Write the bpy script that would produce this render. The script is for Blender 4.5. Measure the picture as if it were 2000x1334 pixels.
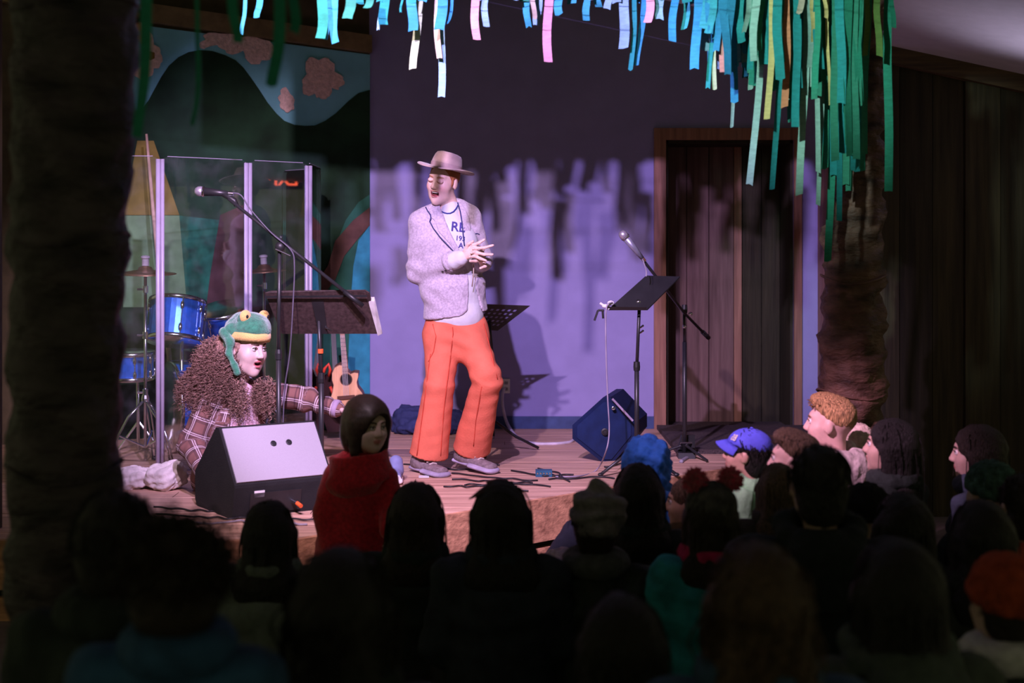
import bpy, math, random
import numpy as np
from mathutils import Vector, Matrix

for _o in list(bpy.data.objects): bpy.data.objects.remove(_o, do_unlink=True)
SC = bpy.context.scene
COL = SC.collection
random.seed(7); RNG = np.random.default_rng(7)

# ------------------------------------------------------------ camera, world, light
FPX, CZ, HY = 2816.0, 1.6, 485.0
cam_d = bpy.data.cameras.new('camera'); cam = bpy.data.objects.new('camera', cam_d); COL.objects.link(cam)
cam.location = (0, 0, CZ); cam.rotation_euler = (math.pi/2, 0, 0)
cam_d.sensor_width = 36; cam_d.lens = 36*FPX/2000; cam_d.shift_y = -(667-HY)/2000
cam_d.clip_start = .05
cam_d.dof.use_dof = True; cam_d.dof.focus_distance = 7.9; cam_d.dof.aperture_fstop = 2.0
SC.camera = cam

W = bpy.data.worlds.new('hall_ambient'); SC.world = W; W.use_nodes = True
W.node_tree.nodes['Background'].inputs[0].default_value = (.80, .78, .42, 1)
W.node_tree.nodes['Background'].inputs[1].default_value = .25

def aim(o, tgt):
    o.rotation_euler = (Vector(tgt)-o.location).to_track_quat('-Z', 'Y').to_euler()
def spot(name, loc, tgt, energy, col, half, blend, rad=.05):
    l = bpy.data.lights.new(name, 'SPOT'); l.energy = energy; l.color = col
    l.spot_size = math.radians(2*half); l.spot_blend = blend; l.shadow_soft_size = rad
    o = bpy.data.objects.new(name, l); COL.objects.link(o); o.location = loc; aim(o, tgt); return o
spot('stage_spot_lavender', (-.50, 3.8, 3.37), (-.25, 8.5, 1.25), 1550, (.70, .49, 1.0), 28, .45, .03)
spot('stage_spot_pink', (-1.0, 3.8, 3.42), (-1.05, 7.9, 1.05), 860, (1.0, .69, .90), 26, .5, .03)
spot('added_audience_fill', (-1.2, 3.9, 3.4), (1.12, 6.1, .82), 1500, (1.0, .52, .84), 11, .9, .05)  # added fill spot that brightens the audience at right
spot('added_streamer_fill', (.05, 3.8, 3.2), (1.22, 6.6, 2.42), 430, (.74, 1.0, .94), 13, .8, .05)  # invented cool spot that lifts the streamer cluster at right
spot('added_ceiling_fill', (3.15, 7.75, 1.55), (3.0, 7.35, 2.6), 48, (.85, .74, 1.0), 42, 1., .10)  # unseen uplight put in to brighten the right ceiling slope
SC.view_settings.view_transform = 'Standard'; SC.view_settings.look = 'None'
SC.view_settings.exposure = 0.0; SC.view_settings.gamma = 1.0
try: SC.view_settings.use_curve_mapping = False
except Exception: pass

# ------------------------------------------------------------ helpers
def P(px, py, Y): return np.array([(px-1000)/FPX*Y, Y, CZ-(py-HY)/FPX*Y])
def nrm(v): v = np.asarray(v, float); return v/np.linalg.norm(v)

MATS = {}
def mat(name, col, rough=.7, metal=0., var=.15, scale=12., bump=0., bscale=60., spec=.3, stretch=None, col2=None, emit=0, sheen=0, coat=0):
    if name in MATS: return MATS[name]
    m = bpy.data.materials.new(name); m.use_nodes = True; MATS[name] = m
    nt = m.node_tree; N = nt.nodes; L = nt.links; b = N['Principled BSDF']
    b.inputs['Roughness'].default_value = rough; b.inputs['Metallic'].default_value = metal
    b.inputs['Specular IOR Level'].default_value = spec
    if sheen: b.inputs['Sheen Weight'].default_value = sheen
    if coat: b.inputs['Coat Weight'].default_value = coat
    c = (*col, 1)
    tc = N.new('ShaderNodeTexCoord'); mp = N.new('ShaderNodeMapping'); L.new(tc.outputs['Object'], mp.inputs[0])
    if stretch: mp.inputs['Scale'].default_value = stretch
    nz = N.new('ShaderNodeTexNoise'); nz.inputs['Scale'].default_value = scale; nz.inputs['Detail'].default_value = 5
    L.new(mp.outputs[0], nz.inputs['Vector'])
    rp = N.new('ShaderNodeValToRGB'); L.new(nz.outputs[0], rp.inputs[0])
    d = col2 if col2 else tuple(max(0, x*(1-2*var)) for x in col)
    e = tuple(min(1, x*(1+var)) for x in col)
    rp.color_ramp.elements[0].position = .3; rp.color_ramp.elements[1].position = .7
    rp.color_ramp.elements[0].color = (*d, 1); rp.color_ramp.elements[1].color = (*e, 1)
    L.new(rp.outputs[0], b.inputs['Base Color'])
    if bump:
        n2 = N.new('ShaderNodeTexNoise'); n2.inputs['Scale'].default_value = bscale; n2.inputs['Detail'].default_value = 4
        L.new(mp.outputs[0], n2.inputs['Vector'])
        bp = N.new('ShaderNodeBump'); bp.inputs['Strength'].default_value = bump; bp.inputs['Distance'].default_value = .02
        L.new(n2.outputs[0], bp.inputs['Height']); L.new(bp.outputs[0], b.inputs['Normal'])
    if emit:
        b.inputs['Emission Color'].default_value = c; b.inputs['Emission Strength'].default_value = emit
    return m
def wood(name, col, col2, axis='z', rough=.65, sc=1.0):
    st = {'z': (14, 14, .9), 'x': (.9, 14, 14), 'y': (14, .9, 14)}[axis]
    return mat(name, col, rough, col2=col2, scale=2.2*sc, stretch=st, bump=.25, bscale=5)
def skin_mat(name, col):
    """skin with a vertex colour multiplied in (lips, mouth)"""
    m = mat(name, col, .5, var=.05, scale=40, spec=.4)
    nt = m.node_tree; b = nt.nodes['Principled BSDF']
    a = nt.nodes.new('ShaderNodeAttribute'); a.attribute_name = 'tint'
    mx = nt.nodes.new('ShaderNodeMix'); mx.data_type = 'RGBA'; mx.blend_type = 'MULTIPLY'; mx.inputs[0].default_value = 1
    src = b.inputs['Base Color'].links[0].from_socket
    nt.links.new(src, mx.inputs[6]); nt.links.new(a.outputs['Color'], mx.inputs[7]); nt.links.new(mx.outputs[2], b.inputs['Base Color'])
    b.inputs['Subsurface Weight'].default_value = .08; b.inputs['Subsurface Scale'].default_value = .01
    return m

def tag(o, label=None, cat=None, group=None, kind=None):
    if label: o['label'] = label
    if cat: o['category'] = cat
    if group: o['group'] = group
    if kind: o['kind'] = kind
    return o
def root_loc(o):
    while o.parent: o = o.parent
    return np.array(o.location)
def empty(name, loc, label=None, cat=None, group=None, kind=None):
    o = bpy.data.objects.new(name, None); COL.objects.link(o); o.location = loc; o.empty_display_size = .1
    return tag(o, label, cat, group, kind)
def mesh_obj(name, V, F, m, parent=None, smooth=False, attrs=None):
    """verts in world space; origin goes to the parent's root, or to the bottom centre"""
    V = np.asarray(V, float)
    if parent is not None: org = root_loc(parent)
    else:
        lo, hi = V.min(0), V.max(0); org = np.array([(lo[0]+hi[0])/2, (lo[1]+hi[1])/2, lo[2]])
    me = bpy.data.meshes.new(name)
    if isinstance(F, np.ndarray):
        n, k = F.shape
        me.vertices.add(len(V)); me.vertices.foreach_set('co', (V-org).astype(np.float32).ravel())
        me.loops.add(n*k); me.loops.foreach_set('vertex_index', F.astype(np.int32).ravel())
        me.polygons.add(n); me.polygons.foreach_set('loop_start', np.arange(0, n*k, k, dtype=np.int32))
        me.update(calc_edges=True); me.validate()
    else:
        me.from_pydata([tuple(v) for v in V-org], [], F); me.update()
    if smooth: me.polygons.foreach_set('use_smooth', [True]*len(me.polygons))
    for k, arr in (attrs or {}).items():
        if arr.shape[1] == 4:
            a = me.color_attributes.new(k, 'FLOAT_COLOR', 'POINT'); a.data.foreach_set('color', arr.astype(np.float32).ravel())
        else:
            a = me.attributes.new(k, 'FLOAT_VECTOR', 'POINT'); a.data.foreach_set('vector', arr.astype(np.float32).ravel())
    if m: me.materials.append(m)
    o = bpy.data.objects.new(name, me); COL.objects.link(o)
    if parent is not None:
        o.parent = parent
    else: o.location = org
    return o

class MB:
    def __init__(s): s.v = []; s.f = []
    def add(s, V, F):
        b = len(s.v); s.v += [tuple(map(float, x)) for x in V]; s.f += [tuple(b+int(i) for i in f) for f in F]; return s
    def arrays(s):
        if not isinstance(s.v, list): return s.v, s.f
        return np.array(s.v), np.array([f for f in s.f if len(f) == 4], int)
    def strands(s, paths, rad, n=3):
        """many open tubes at once; paths (S, m, 3), rad (m,)"""
        Pq = np.asarray(paths, float); Sn, m, _ = Pq.shape
        t = np.gradient(Pq, axis=1); t /= np.maximum(np.linalg.norm(t, axis=2, keepdims=True), 1e-9)
        u = np.cross(t, np.array([.31, .88, .36])); u /= np.maximum(np.linalg.norm(u, axis=2, keepdims=True), 1e-9); w = np.cross(t, u)
        an = 2*math.pi*np.arange(n)/n
        V = Pq[:, :, None, :]+np.asarray(rad)[None, :, None, None]*(np.cos(an)[None, None, :, None]*u[:, :, None, :]+np.sin(an)[None, None, :, None]*w[:, :, None, :])
        idx = np.arange(Sn*m*n).reshape(Sn, m, n); a = idx[:, :-1]; b = np.roll(a, -1, 2); c = idx[:, 1:]; d = np.roll(c, -1, 2)
        F = np.stack([a, b, d, c], -1).reshape(-1, 4); V = V.reshape(-1, 3)
        if len(s.v): v0, f0 = s.arrays(); F = np.concatenate([f0, F+len(v0)]); V = np.concatenate([v0, V])
        s.v, s.f = V, F; return s
    def box(s, lo, hi, R=None, c=(0, 0, 0)):
        x0, y0, z0 = lo; x1, y1, z1 = hi
        V = np.array([(x0,y0,z0),(x1,y0,z0),(x1,y1,z0),(x0,y1,z0),(x0,y0,z1),(x1,y0,z1),(x1,y1,z1),(x0,y1,z1)], float)
        if R is not None: V = V@np.asarray(R).T+np.array(c)
        return s.add(V, [(0,3,2,1),(4,5,6,7),(0,1,5,4),(1,2,6,5),(2,3,7,6),(3,0,4,7)])
    def tube(s, pts, r, n=8, caps=True):
        pts = [np.asarray(p, float) for p in pts]; m = len(pts)
        rs = [r]*m if np.isscalar(r) else list(r)
        V = []; prev = None
        for i in range(m):
            t = nrm(pts[min(i+1, m-1)]-pts[max(i-1, 0)])
            if prev is None:
                u = np.cross(t, (0, 0, 1)) if abs(t[2]) < .95 else np.cross(t, (1, 0, 0))
            else: u = prev-t*np.dot(prev, t)
            u = nrm(u); w = np.cross(t, u); prev = u
            for k in range(n):
                a = 2*math.pi*k/n; V.append(pts[i]+rs[i]*(math.cos(a)*u+math.sin(a)*w))
        F = []
        for i in range(m-1):
            for k in range(n):
                a, b = i*n+k, i*n+(k+1) % n; F.append((a, b, b+n, a+n))
        if caps: F.append(tuple(range(n-1, -1, -1))); F.append(tuple(range((m-1)*n, m*n)))
        return s.add(V, F)
    def lathe(s, c, prof, ax=(0, 0, 1), n=24, sx=1., sy=1., up=None):
        """prof: (radius, height) along ax"""
        ax = nrm(ax); u = np.cross(ax, (1, 0, 0)) if abs(ax[0]) < .9 else np.cross(ax, (0, 1, 0))
        if up is not None: u = np.asarray(up)-ax*np.dot(up, ax)
        u = nrm(u); w = np.cross(ax, u); c = np.asarray(c, float)
        V = []; F = []
        for r, h in prof:
            for k in range(n):
                a = 2*math.pi*k/n; V.append(c+ax*h+r*(sx*math.cos(a)*u+sy*math.sin(a)*w))
        for i in range(len(prof)-1):
            for k in range(n):
                a, b = i*n+k, i*n+(k+1) % n; F.append((a, b, b+n, a+n))
        F.append(tuple(range(n-1, -1, -1))); F.append(tuple(range((len(prof)-1)*n, len(prof)*n)))
        return s.add(V, F)
    def prism(s, poly, vec):
        poly = [np.asarray(p, float) for p in poly]; vec = np.asarray(vec, float); n = len(poly)
        V = poly+[p+vec for p in poly]
        F = [tuple(range(n-1, -1, -1)), tuple(range(n, 2*n))]+[(i, (i+1) % n, n+(i+1) % n, n+i) for i in range(n)]
        return s.add(V, F)
    def ell(s, c, r, R=np.eye(3), n=12, m=8):
        V = []; F = []
        for i in range(m+1):
            th = math.pi*i/m
            for k in range(n):
                a = 2*math.pi*k/n
                V.append(np.array(c)+np.asarray(R)@np.array([r[0]*math.sin(th)*math.cos(a), r[1]*math.sin(th)*math.sin(a), r[2]*math.cos(th)]))
        for i in range(m):
            for k in range(n):
                a, b = i*n+k, i*n+(k+1) % n; F.append((a, a+n, b+n, b))
        return s.add(V, F)
    def build(s, name, m, parent=None, smooth=False, label=None, cat=None, group=None, kind=None):
        o = mesh_obj(name, s.v, s.f, m, parent, smooth); return tag(o, label, cat, group, kind)
def flat_obj(name, poly, vec, m, parent=None, **k):
    return MB().prism(poly, vec).build(name, m, parent, **k)
def copy_tree(o, parent=None):
    c = o.copy(); COL.objects.link(c); c.parent = parent
    for ch in list(o.children): copy_tree(ch, c)
    return c

# ---- signed distance solids, meshed with surface nets
class Prim:
    __slots__ = ('f', 'c', 'r', 'k', 'op', 'uv')
    def __init__(s, f, c, r, k, op, uv=None): s.f, s.c, s.r, s.k, s.op, s.uv = f, np.asarray(c, float), r, k, op, uv
def cone(a, b, ra, rb, k=.02, op='+'):
    a = np.asarray(a, float); b = np.asarray(b, float); ab = b-a; L2 = max(1e-9, ab@ab)
    a4 = a.astype(np.float32); b4 = ab.astype(np.float32); i4 = np.float32(1/L2)
    def f(p):
        q = p-a4.astype(p.dtype); t = np.clip(q@(b4*i4), 0, 1); q -= t[:, None]*b4
        return np.sqrt(np.einsum('ij,ij->i', q, q))-(ra+(rb-ra)*t)
    L = math.sqrt(L2); d = ab/L; u = np.cross(d, (0, 0, 1)) if abs(d[2]) < .9 else np.cross(d, (0, -1, 0)); u = nrm(u); w = np.cross(d, u)
    def uv(p):
        q = p-a; t = q@d; ang = np.arctan2(q@w, q@u); return np.stack([t, ang*.5*(ra+rb), np.zeros_like(t)], 1)
    return Prim(f, (a+b)/2, L/2+max(ra, rb), k, op, uv)
def ell(c, r, R=None, k=.02, op='+'):
    c = np.asarray(c, float); r = np.asarray(r, float) if not np.isscalar(r) else np.full(3, float(r))
    R = np.eye(3) if R is None else np.asarray(R)
    c4 = c.astype(np.float32); Rr = (R/r).astype(np.float32); ir = (1/r).astype(np.float32)
    def f(p):
        q = (p-c4)@Rr; k0 = np.sqrt(np.einsum('ij,ij->i', q, q)); q *= ir; k1 = np.sqrt(np.einsum('ij,ij->i', q, q))
        return k0*(k0-1)/np.maximum(k1, 1e-6)
    def uv(p):
        q = (p-c); return np.stack([q[:, 2], np.arctan2(q[:, 0], -q[:, 1])*r[0], np.zeros(len(q))], 1)
    return Prim(f, c, float(r.max()), k, op, uv)
def slab(a, b, ra, rb, U, k=.02, op='+', flat=False):
    """tapered elliptic tube from a to b; ra, rb = (half width along U, half depth)"""
    a = np.asarray(a, float); b = np.asarray(b, float); ab = b-a; L = np.linalg.norm(ab); d = ab/L
    U = nrm(np.asarray(U, float)-d*np.dot(U, d)); Wv = np.cross(d, U)
    a = a.astype(np.float32); d = d.astype(np.float32); U = U.astype(np.float32); Wv = Wv.astype(np.float32); L = np.float32(L); b = b.astype(np.float32)
    def f(p):
        q = p-a; t0 = q@d; t = np.clip(t0/L, 0, 1); ax = t0-t*L
        rx = ra[0]+(rb[0]-ra[0])*t; ry = ra[1]+(rb[1]-ra[1])*t; mn = np.minimum(rx, ry)
        x = q@U; y = q@Wv
        if flat:
            k0 = np.sqrt((x/rx)**2+(y/ry)**2); rad = (k0-1)*mn
            axs = np.maximum(-t0, t0-L)
            return np.where((rad < 0) & (axs < 0), np.maximum(rad, axs), np.sqrt(np.maximum(rad, 0)**2+np.maximum(axs, 0)**2))
        return (np.sqrt((x/rx)**2+(y/ry)**2+(ax/mn)**2)-1)*mn
    def uv(p):
        q = p-a; return np.stack([q@d, np.arctan2(q@Wv, q@U)*.5*(ra[0]+ra[1]), np.zeros(len(q))], 1)
    return Prim(f, (a+b)/2, L/2+max(*ra, *rb), k, op, uv)
def cut_poly(poly, y0, y1, k=.004, op='-'):
    """prism over a polygon in (x,z) between y0 and y1"""
    poly = np.asarray(poly, float); n = len(poly); c = poly.mean(0)
    def f(p):
        q = p[:, [0, 2]]; d = np.full(len(q), 1e9); ins = np.zeros(len(q), bool)
        for i in range(n):
            a = poly[i]; b = poly[(i+1) % n]; e = b-a; w = q-a
            t = np.clip(w@e/max(1e-12, e@e), 0, 1); d = np.minimum(d, np.linalg.norm(w-t[:, None]*e, axis=1))
            cnd = (a[1] > q[:, 1]) != (b[1] > q[:, 1])
            with np.errstate(divide='ignore', invalid='ignore'):
                xi = (b[0]-a[0])*(q[:, 1]-a[1])/(b[1]-a[1])+a[0]
            ins ^= cnd & (q[:, 0] < xi)
        d = np.where(ins, -d, d); dy = np.maximum(y0-p[:, 1], p[:, 1]-y1)
        return np.maximum(d, dy)
    return Prim(f, (c[0], (y0+y1)/2, c[1]), 2, k, op)
def half(n, pt, k=.01, op='-'):
    """half space: removes the side n points to"""
    n = nrm(n); pt = np.asarray(pt, float)
    return Prim(lambda p: -((p-pt)@n), pt, 9, k, op)
def sdf_eval(prims, p):
    d = np.full(len(p), 9.0, p.dtype)
    for q in prims:
        e = q.f(p); k = q.k
        if q.op == '+':
            h = np.clip(.5+.5*(e-d)/k, 0, 1); d = e*(1-h)+d*h-k*h*(1-h)
        else:
            h = np.clip(.5-.5*(d+e)/k, 0, 1); d = d*(1-h)-e*h+k*h*(1-h)
    return d
def nets(D, org, h):
    S = D < 0; nx, ny, nz = D.shape
    cs = np.zeros((nx-1, ny-1, nz-1), np.int8)
    off = [(i, j, k) for i in (0, 1) for j in (0, 1) for k in (0, 1)]
    for i, j, k in off: cs += S[i:nx-1+i, j:ny-1+j, k:nz-1+k]
    act = (cs > 0) & (cs < 8); I = np.argwhere(act)
    idx = np.full(act.shape, -1, np.int64); idx[act] = np.arange(len(I))
    cv = {o: D[I[:, 0]+o[0], I[:, 1]+o[1], I[:, 2]+o[2]] for o in off}
    acc = np.zeros((len(I), 3)); cnt = np.zeros(len(I))
    for o in off:
        for ax in range(3):
            if o[ax]: continue
            o2 = list(o); o2[ax] = 1; o2 = tuple(o2); a, b = cv[o], cv[o2]; m = (a < 0) != (b < 0)
            t = np.where(m, a/np.where(m, a-b, 1), 0)
            pt = np.tile(np.array(o, float), (len(I), 1)); pt[:, ax] = t
            acc += np.where(m[:, None], pt, 0); cnt += m
    V = org+h*(I+acc/cnt[:, None])
    F = []
    for ax in range(3):
        sl0 = [slice(None)]*3; sl1 = [slice(None)]*3; sl0[ax] = slice(0, -1); sl1[ax] = slice(1, None)
        A = S[tuple(sl0)]; B = S[tuple(sl1)]; E = np.argwhere(A != B)
        if not len(E): continue
        b, c = (ax+1) % 3, (ax+2) % 3
        ok = (E[:, b] > 0) & (E[:, c] > 0) & (E[:, b] < D.shape[b]-1) & (E[:, c] < D.shape[c]-1); E = E[ok]
        def cell(db, dc):
            q = E.copy(); q[:, b] -= db; q[:, c] -= dc; return idx[q[:, 0], q[:, 1], q[:, 2]]
        Q = np.stack([cell(1, 1), cell(0, 1), cell(0, 0), cell(1, 0)], 1)
        fl = ~A[E[:, 0], E[:, 1], E[:, 2]]; Q[fl] = Q[fl][:, ::-1]; F.append(Q)
    F = np.concatenate(F); return V, F[(F >= 0).all(1)]
def sdf_mesh(prims, h, B=10):
    pos = [q for q in prims if q.op == '+']
    lo = np.min([q.c-q.r for q in pos], 0)-2.5*h; hi = np.max([q.c+q.r for q in pos], 0)+2.5*h
    nb = np.maximum(1, np.ceil((hi-lo)/(h*B)).astype(int)); n = nb*B+1
    D = np.full(n, 1.0, np.float32)
    hd = h*B*math.sqrt(3)/2
    bi = np.stack(np.meshgrid(*[np.arange(x) for x in nb], indexing='ij'), -1).reshape(-1, 3)
    bc = lo+(bi+.5)*h*B
    each = np.stack([q.f(bc) for q in prims], 1); ctr = sdf_eval(prims, bc)
    km = max(q.k for q in prims)
    plus = np.array([q.op == '+' for q in prims]); dm = each[:, plus].min(1)
    near = dm < hd*1.15+km
    g = np.stack(np.meshgrid(*[np.arange(B+1)]*3, indexing='ij'), -1).reshape(-1, 3).astype(np.float32)*np.float32(h)
    for w in np.nonzero(~near & (ctr < 0))[0]:
        i, j, k = bi[w]*B; D[i:i+B+1, j:j+B+1, k:k+B+1] = -1
    ins = near & (ctr < -(hd*1.15+km)) & (each[:, ~plus].min(1) > hd*1.2+km if (~plus).any() else True)
    for w in np.nonzero(near)[0]:
        i, j, k = bi[w]*B
        if ins[w]: D[i:i+B+1, j:j+B+1, k:k+B+1] = -1; continue
        sel = [q for q, e, pl in zip(prims, each[w], plus) if (e < dm[w]+2*hd+km*1.5 if pl else e < hd*1.3+km)]
        D[i:i+B+1, j:j+B+1, k:k+B+1] = sdf_eval(sel, (lo+bi[w]*h*B).astype(np.float32)+g).reshape(B+1, B+1, B+1)
    return nets(D, lo, h)
def wob(V, amp, fr, seed=0):
    """smooth pseudo-noise per vertex"""
    r = np.random.default_rng(seed); o = np.zeros(len(V))
    for i in range(7):
        k = r.normal(size=3)*fr*(1+.5*i); o += np.sin(V@k+r.uniform(0, 6.28))/(1+.4*i)
    return amp*o/2.5
def vnormals(V, F):
    n = np.zeros_like(V); fn = np.cross(V[F[:, 2]]-V[F[:, 0]], V[F[:, 3]]-V[F[:, 1]])
    for i in range(4): np.add.at(n, F[:, i], fn)
    return n/np.maximum(np.linalg.norm(n, axis=1, keepdims=True), 1e-9)
def sdf_obj(name, prims, h, m, parent=None, wrinkle=None, tint=None, plaid=False, extra=None, fold=None, **k):
    V, F = sdf_mesh(prims, h)
    attrs = {}
    V0 = V.copy()
    if tint is not None: attrs['tint'] = tint(V0)
    if plaid:
        pos = [q for q in prims if q.op == '+' and q.uv]
        E = np.stack([q.f(V) for q in pos], 1); w = E.argmin(1); a = np.zeros((len(V), 3))
        for i, q in enumerate(pos):
            s_ = w == i
            if s_.any(): a[s_] = q.uv(V[s_])
        attrs['plaid'] = a
    if wrinkle: V = V+vnormals(V, F)*wob(V, wrinkle[0], wrinkle[1], wrinkle[2] if len(wrinkle) > 2 else 1)[:, None]
    if fold: V = V+vnormals(V0, F)*fold(V0)[:, None]
    if extra is not None and len(extra.v):
        ev, ef = extra.arrays()
        F = np.concatenate([F, ef+len(V)]); V = np.concatenate([V, ev])
        for kk in attrs: attrs[kk] = np.concatenate([attrs[kk], np.ones((len(ev), attrs[kk].shape[1]))])
    o = mesh_obj(name, V, F, m, parent, True, attrs); return tag(o, **k)
def frame(fwd, up=(0, 0, 1)):
    """columns: right, forward, up"""
    y = nrm(fwd); x = nrm(np.cross(y, up)); z = np.cross(x, y); return np.stack([x, y, z], 1)
def front_y(prims, x, z, y0, y1, n=140):
    ys = np.linspace(y0, y1, n); p = np.stack([np.full(n, x), ys, np.full(n, z)], 1); d = sdf_eval(prims, p)
    i = np.argmax(d < 0)
    if d[i] >= 0: return None
    if i == 0: return ys[0]
    return ys[i-1]+(ys[i]-ys[i-1])*d[i-1]/(d[i-1]-d[i])
def cloth_strip(prims, L, R, y0, y1, off=.006, th=.005, rows=24, cols=6):
    """raised cloth between two (x,z) polylines, laid on the front of a solid"""
    def res(pl, n):
        pl = np.asarray(pl, float); s_ = np.r_[0, np.cumsum(np.linalg.norm(np.diff(pl, axis=0), axis=1))]; t = np.linspace(0, s_[-1], n)
        return np.stack([np.interp(t, s_, pl[:, i]) for i in (0, 1)], 1)
    A = res(L, rows); Bq = res(R, rows); V = []; last = None
    for i in range(rows):
        for j in range(cols):
            t = j/(cols-1); q = A[i]*(1-t)+Bq[i]*t; y = front_y(prims, q[0], q[1], y0, y1)
            if y is None: y = last if last is not None else (y0+y1)/2
            last = y; V.append((q[0], y-off, q[1]))
    V = np.array(V); Y = V[:, 1].reshape(rows, cols)
    for _ in range(2):
        Y[1:-1] = (Y[:-2]+2*Y[1:-1]+Y[2:])/4
    V[:, 1] = Y.ravel()
    n = len(V); V2 = V+np.array([0, th+off, 0]); m = MB(); F = []
    for i in range(rows-1):
        for j in range(cols-1):
            a = i*cols+j; F += [(a, a+1, a+cols+1, a+cols), (n+a, n+a+cols, n+a+cols+1, n+a+1)]
    ring = list(range(cols))+[i*cols+cols-1 for i in range(1, rows)]+[(rows-1)*cols+j for j in range(cols-2, -1, -1)]+[i*cols for i in range(rows-2, 0, -1)]
    for a, b in zip(ring, ring[1:]+ring[:1]): F.append((b, a, n+a, n+b))
    return m.add(np.concatenate([V, V2]), F)
def text_mesh(txt, size, place):
    """flat lettering; place(u, v) -> world point"""
    cu = bpy.data.curves.new('t', 'FONT'); cu.body = txt; cu.size = size; cu.align_x = 'CENTER'
    cu.offset = size*.02
    o = bpy.data.objects.new('t', cu); COL.objects.link(o)
    dg = bpy.context.evaluated_depsgraph_get(); me = bpy.data.meshes.new_from_object(o.evaluated_get(dg))
    V = [place(v.co.x, v.co.y) for v in me.vertices]; F = [tuple(p.vertices) for p in me.polygons]
    bpy.data.objects.remove(o, do_unlink=True); bpy.data.curves.remove(cu); bpy.data.meshes.remove(me)
    return MB().add(V, F)

# ------------------------------------------------------------ materials
M_wall = mat('painted_wall', (.28, .255, .50), .85, var=.04, scale=6, bump=.05, bscale=90)
M_ceil = mat('ceiling_paint', (.62, .60, .66), .9, var=.03, bump=.06, bscale=120)
M_floor = mat('hall_floor_vinyl', (.16, .13, .12), .6, var=.2, scale=8)
M_stagew = wood('stage_boards', (.60, .38, .27), (.33, .19, .13), 'x', .5)
M_fascia = wood('stage_fascia', (.52, .26, .14), (.28, .13, .07), 'x', .6)
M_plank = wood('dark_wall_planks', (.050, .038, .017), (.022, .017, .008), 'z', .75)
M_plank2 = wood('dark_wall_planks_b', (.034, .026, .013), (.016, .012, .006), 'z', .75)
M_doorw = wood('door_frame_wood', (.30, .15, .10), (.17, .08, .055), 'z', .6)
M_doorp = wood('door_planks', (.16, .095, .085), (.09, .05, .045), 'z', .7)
M_beam = wood('beam_wood', (.12, .08, .04), (.05, .03, .02), 'x', .7)
M_dark = mat('black_paint', (.012, .012, .012), .8)
M_black = mat('black_metal', (.02, .02, .022), .4, spec=.5, var=.1)
M_blackp = mat('black_plastic', (.015, .015, .016), .45, spec=.4)
M_chrome = mat('chrome', (.75, .75, .78), .18, 1.0, var=.05)
M_white = mat('white_plastic', (.75, .75, .75), .4)
M_paper = mat('white_paper', (.82, .80, .80), .8)
M_carpet = mat('dark_carpet', (.07, .05, .05), .95, var=.3, scale=80, bump=.3, bscale=300)

# ------------------------------------------------------------ the room
MB().box((-6, -2, -.12), (6, 8.6, 0)).build('floor', M_floor, kind='structure')
def S(o): o['kind'] = 'structure'; return o
WALL_Y = 10.0; MURX = -.99
wb = MB()
DX0, DX1, DZ1, SZ = 1.065, 1.953, 2.35, .35
wb.box((MURX, WALL_Y, 0), (DX0, WALL_Y+.12, 4.2)).box((DX1, WALL_Y, 0), (2.3, WALL_Y+.12, 4.2)).box((DX0, WALL_Y, DZ1), (DX1, WALL_Y+.12, 4.2)).box((DX0, WALL_Y, 0), (DX1, WALL_Y+.12, .3))
wb.build('wall_back', M_wall, kind='structure')
MB().box((MURX+.03, WALL_Y-.014, SZ), (.985, WALL_Y, SZ+.085)).build('baseboard_back', mat('baseboard_blue', (.04, .07, .18), .5), kind='structure')
# door: frame boards, reveal and rough planks behind
dr = S(empty('door_1', (1.5, WALL_Y, SZ)))
fw = .082
for lo, hi in (((DX0-fw, WALL_Y-.03, SZ), (DX0, WALL_Y+.02, DZ1)), ((DX1, WALL_Y-.03, SZ), (DX1+fw-.03, WALL_Y+.02, DZ1)), ((DX0-fw, WALL_Y-.03, DZ1), (DX1+fw-.03, WALL_Y+.02, DZ1+fw))):
    MB().box(lo, hi).build('frame_board', M_doorw, dr)
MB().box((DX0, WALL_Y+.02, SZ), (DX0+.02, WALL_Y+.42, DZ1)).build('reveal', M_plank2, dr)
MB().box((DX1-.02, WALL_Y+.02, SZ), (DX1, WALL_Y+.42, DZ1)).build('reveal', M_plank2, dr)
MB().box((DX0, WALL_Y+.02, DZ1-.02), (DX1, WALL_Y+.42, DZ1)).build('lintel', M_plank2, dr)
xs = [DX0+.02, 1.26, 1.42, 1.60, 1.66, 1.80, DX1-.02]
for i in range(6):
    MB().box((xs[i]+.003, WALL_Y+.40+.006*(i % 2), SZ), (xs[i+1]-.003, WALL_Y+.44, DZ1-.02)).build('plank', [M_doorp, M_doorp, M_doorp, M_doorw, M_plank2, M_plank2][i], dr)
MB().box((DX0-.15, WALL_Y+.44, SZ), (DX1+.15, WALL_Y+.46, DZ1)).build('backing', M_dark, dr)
MB().box((DX0-.02, WALL_Y, .30), (DX1+.02, WALL_Y+.5, SZ)).build('threshold', M_carpet, dr)
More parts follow.
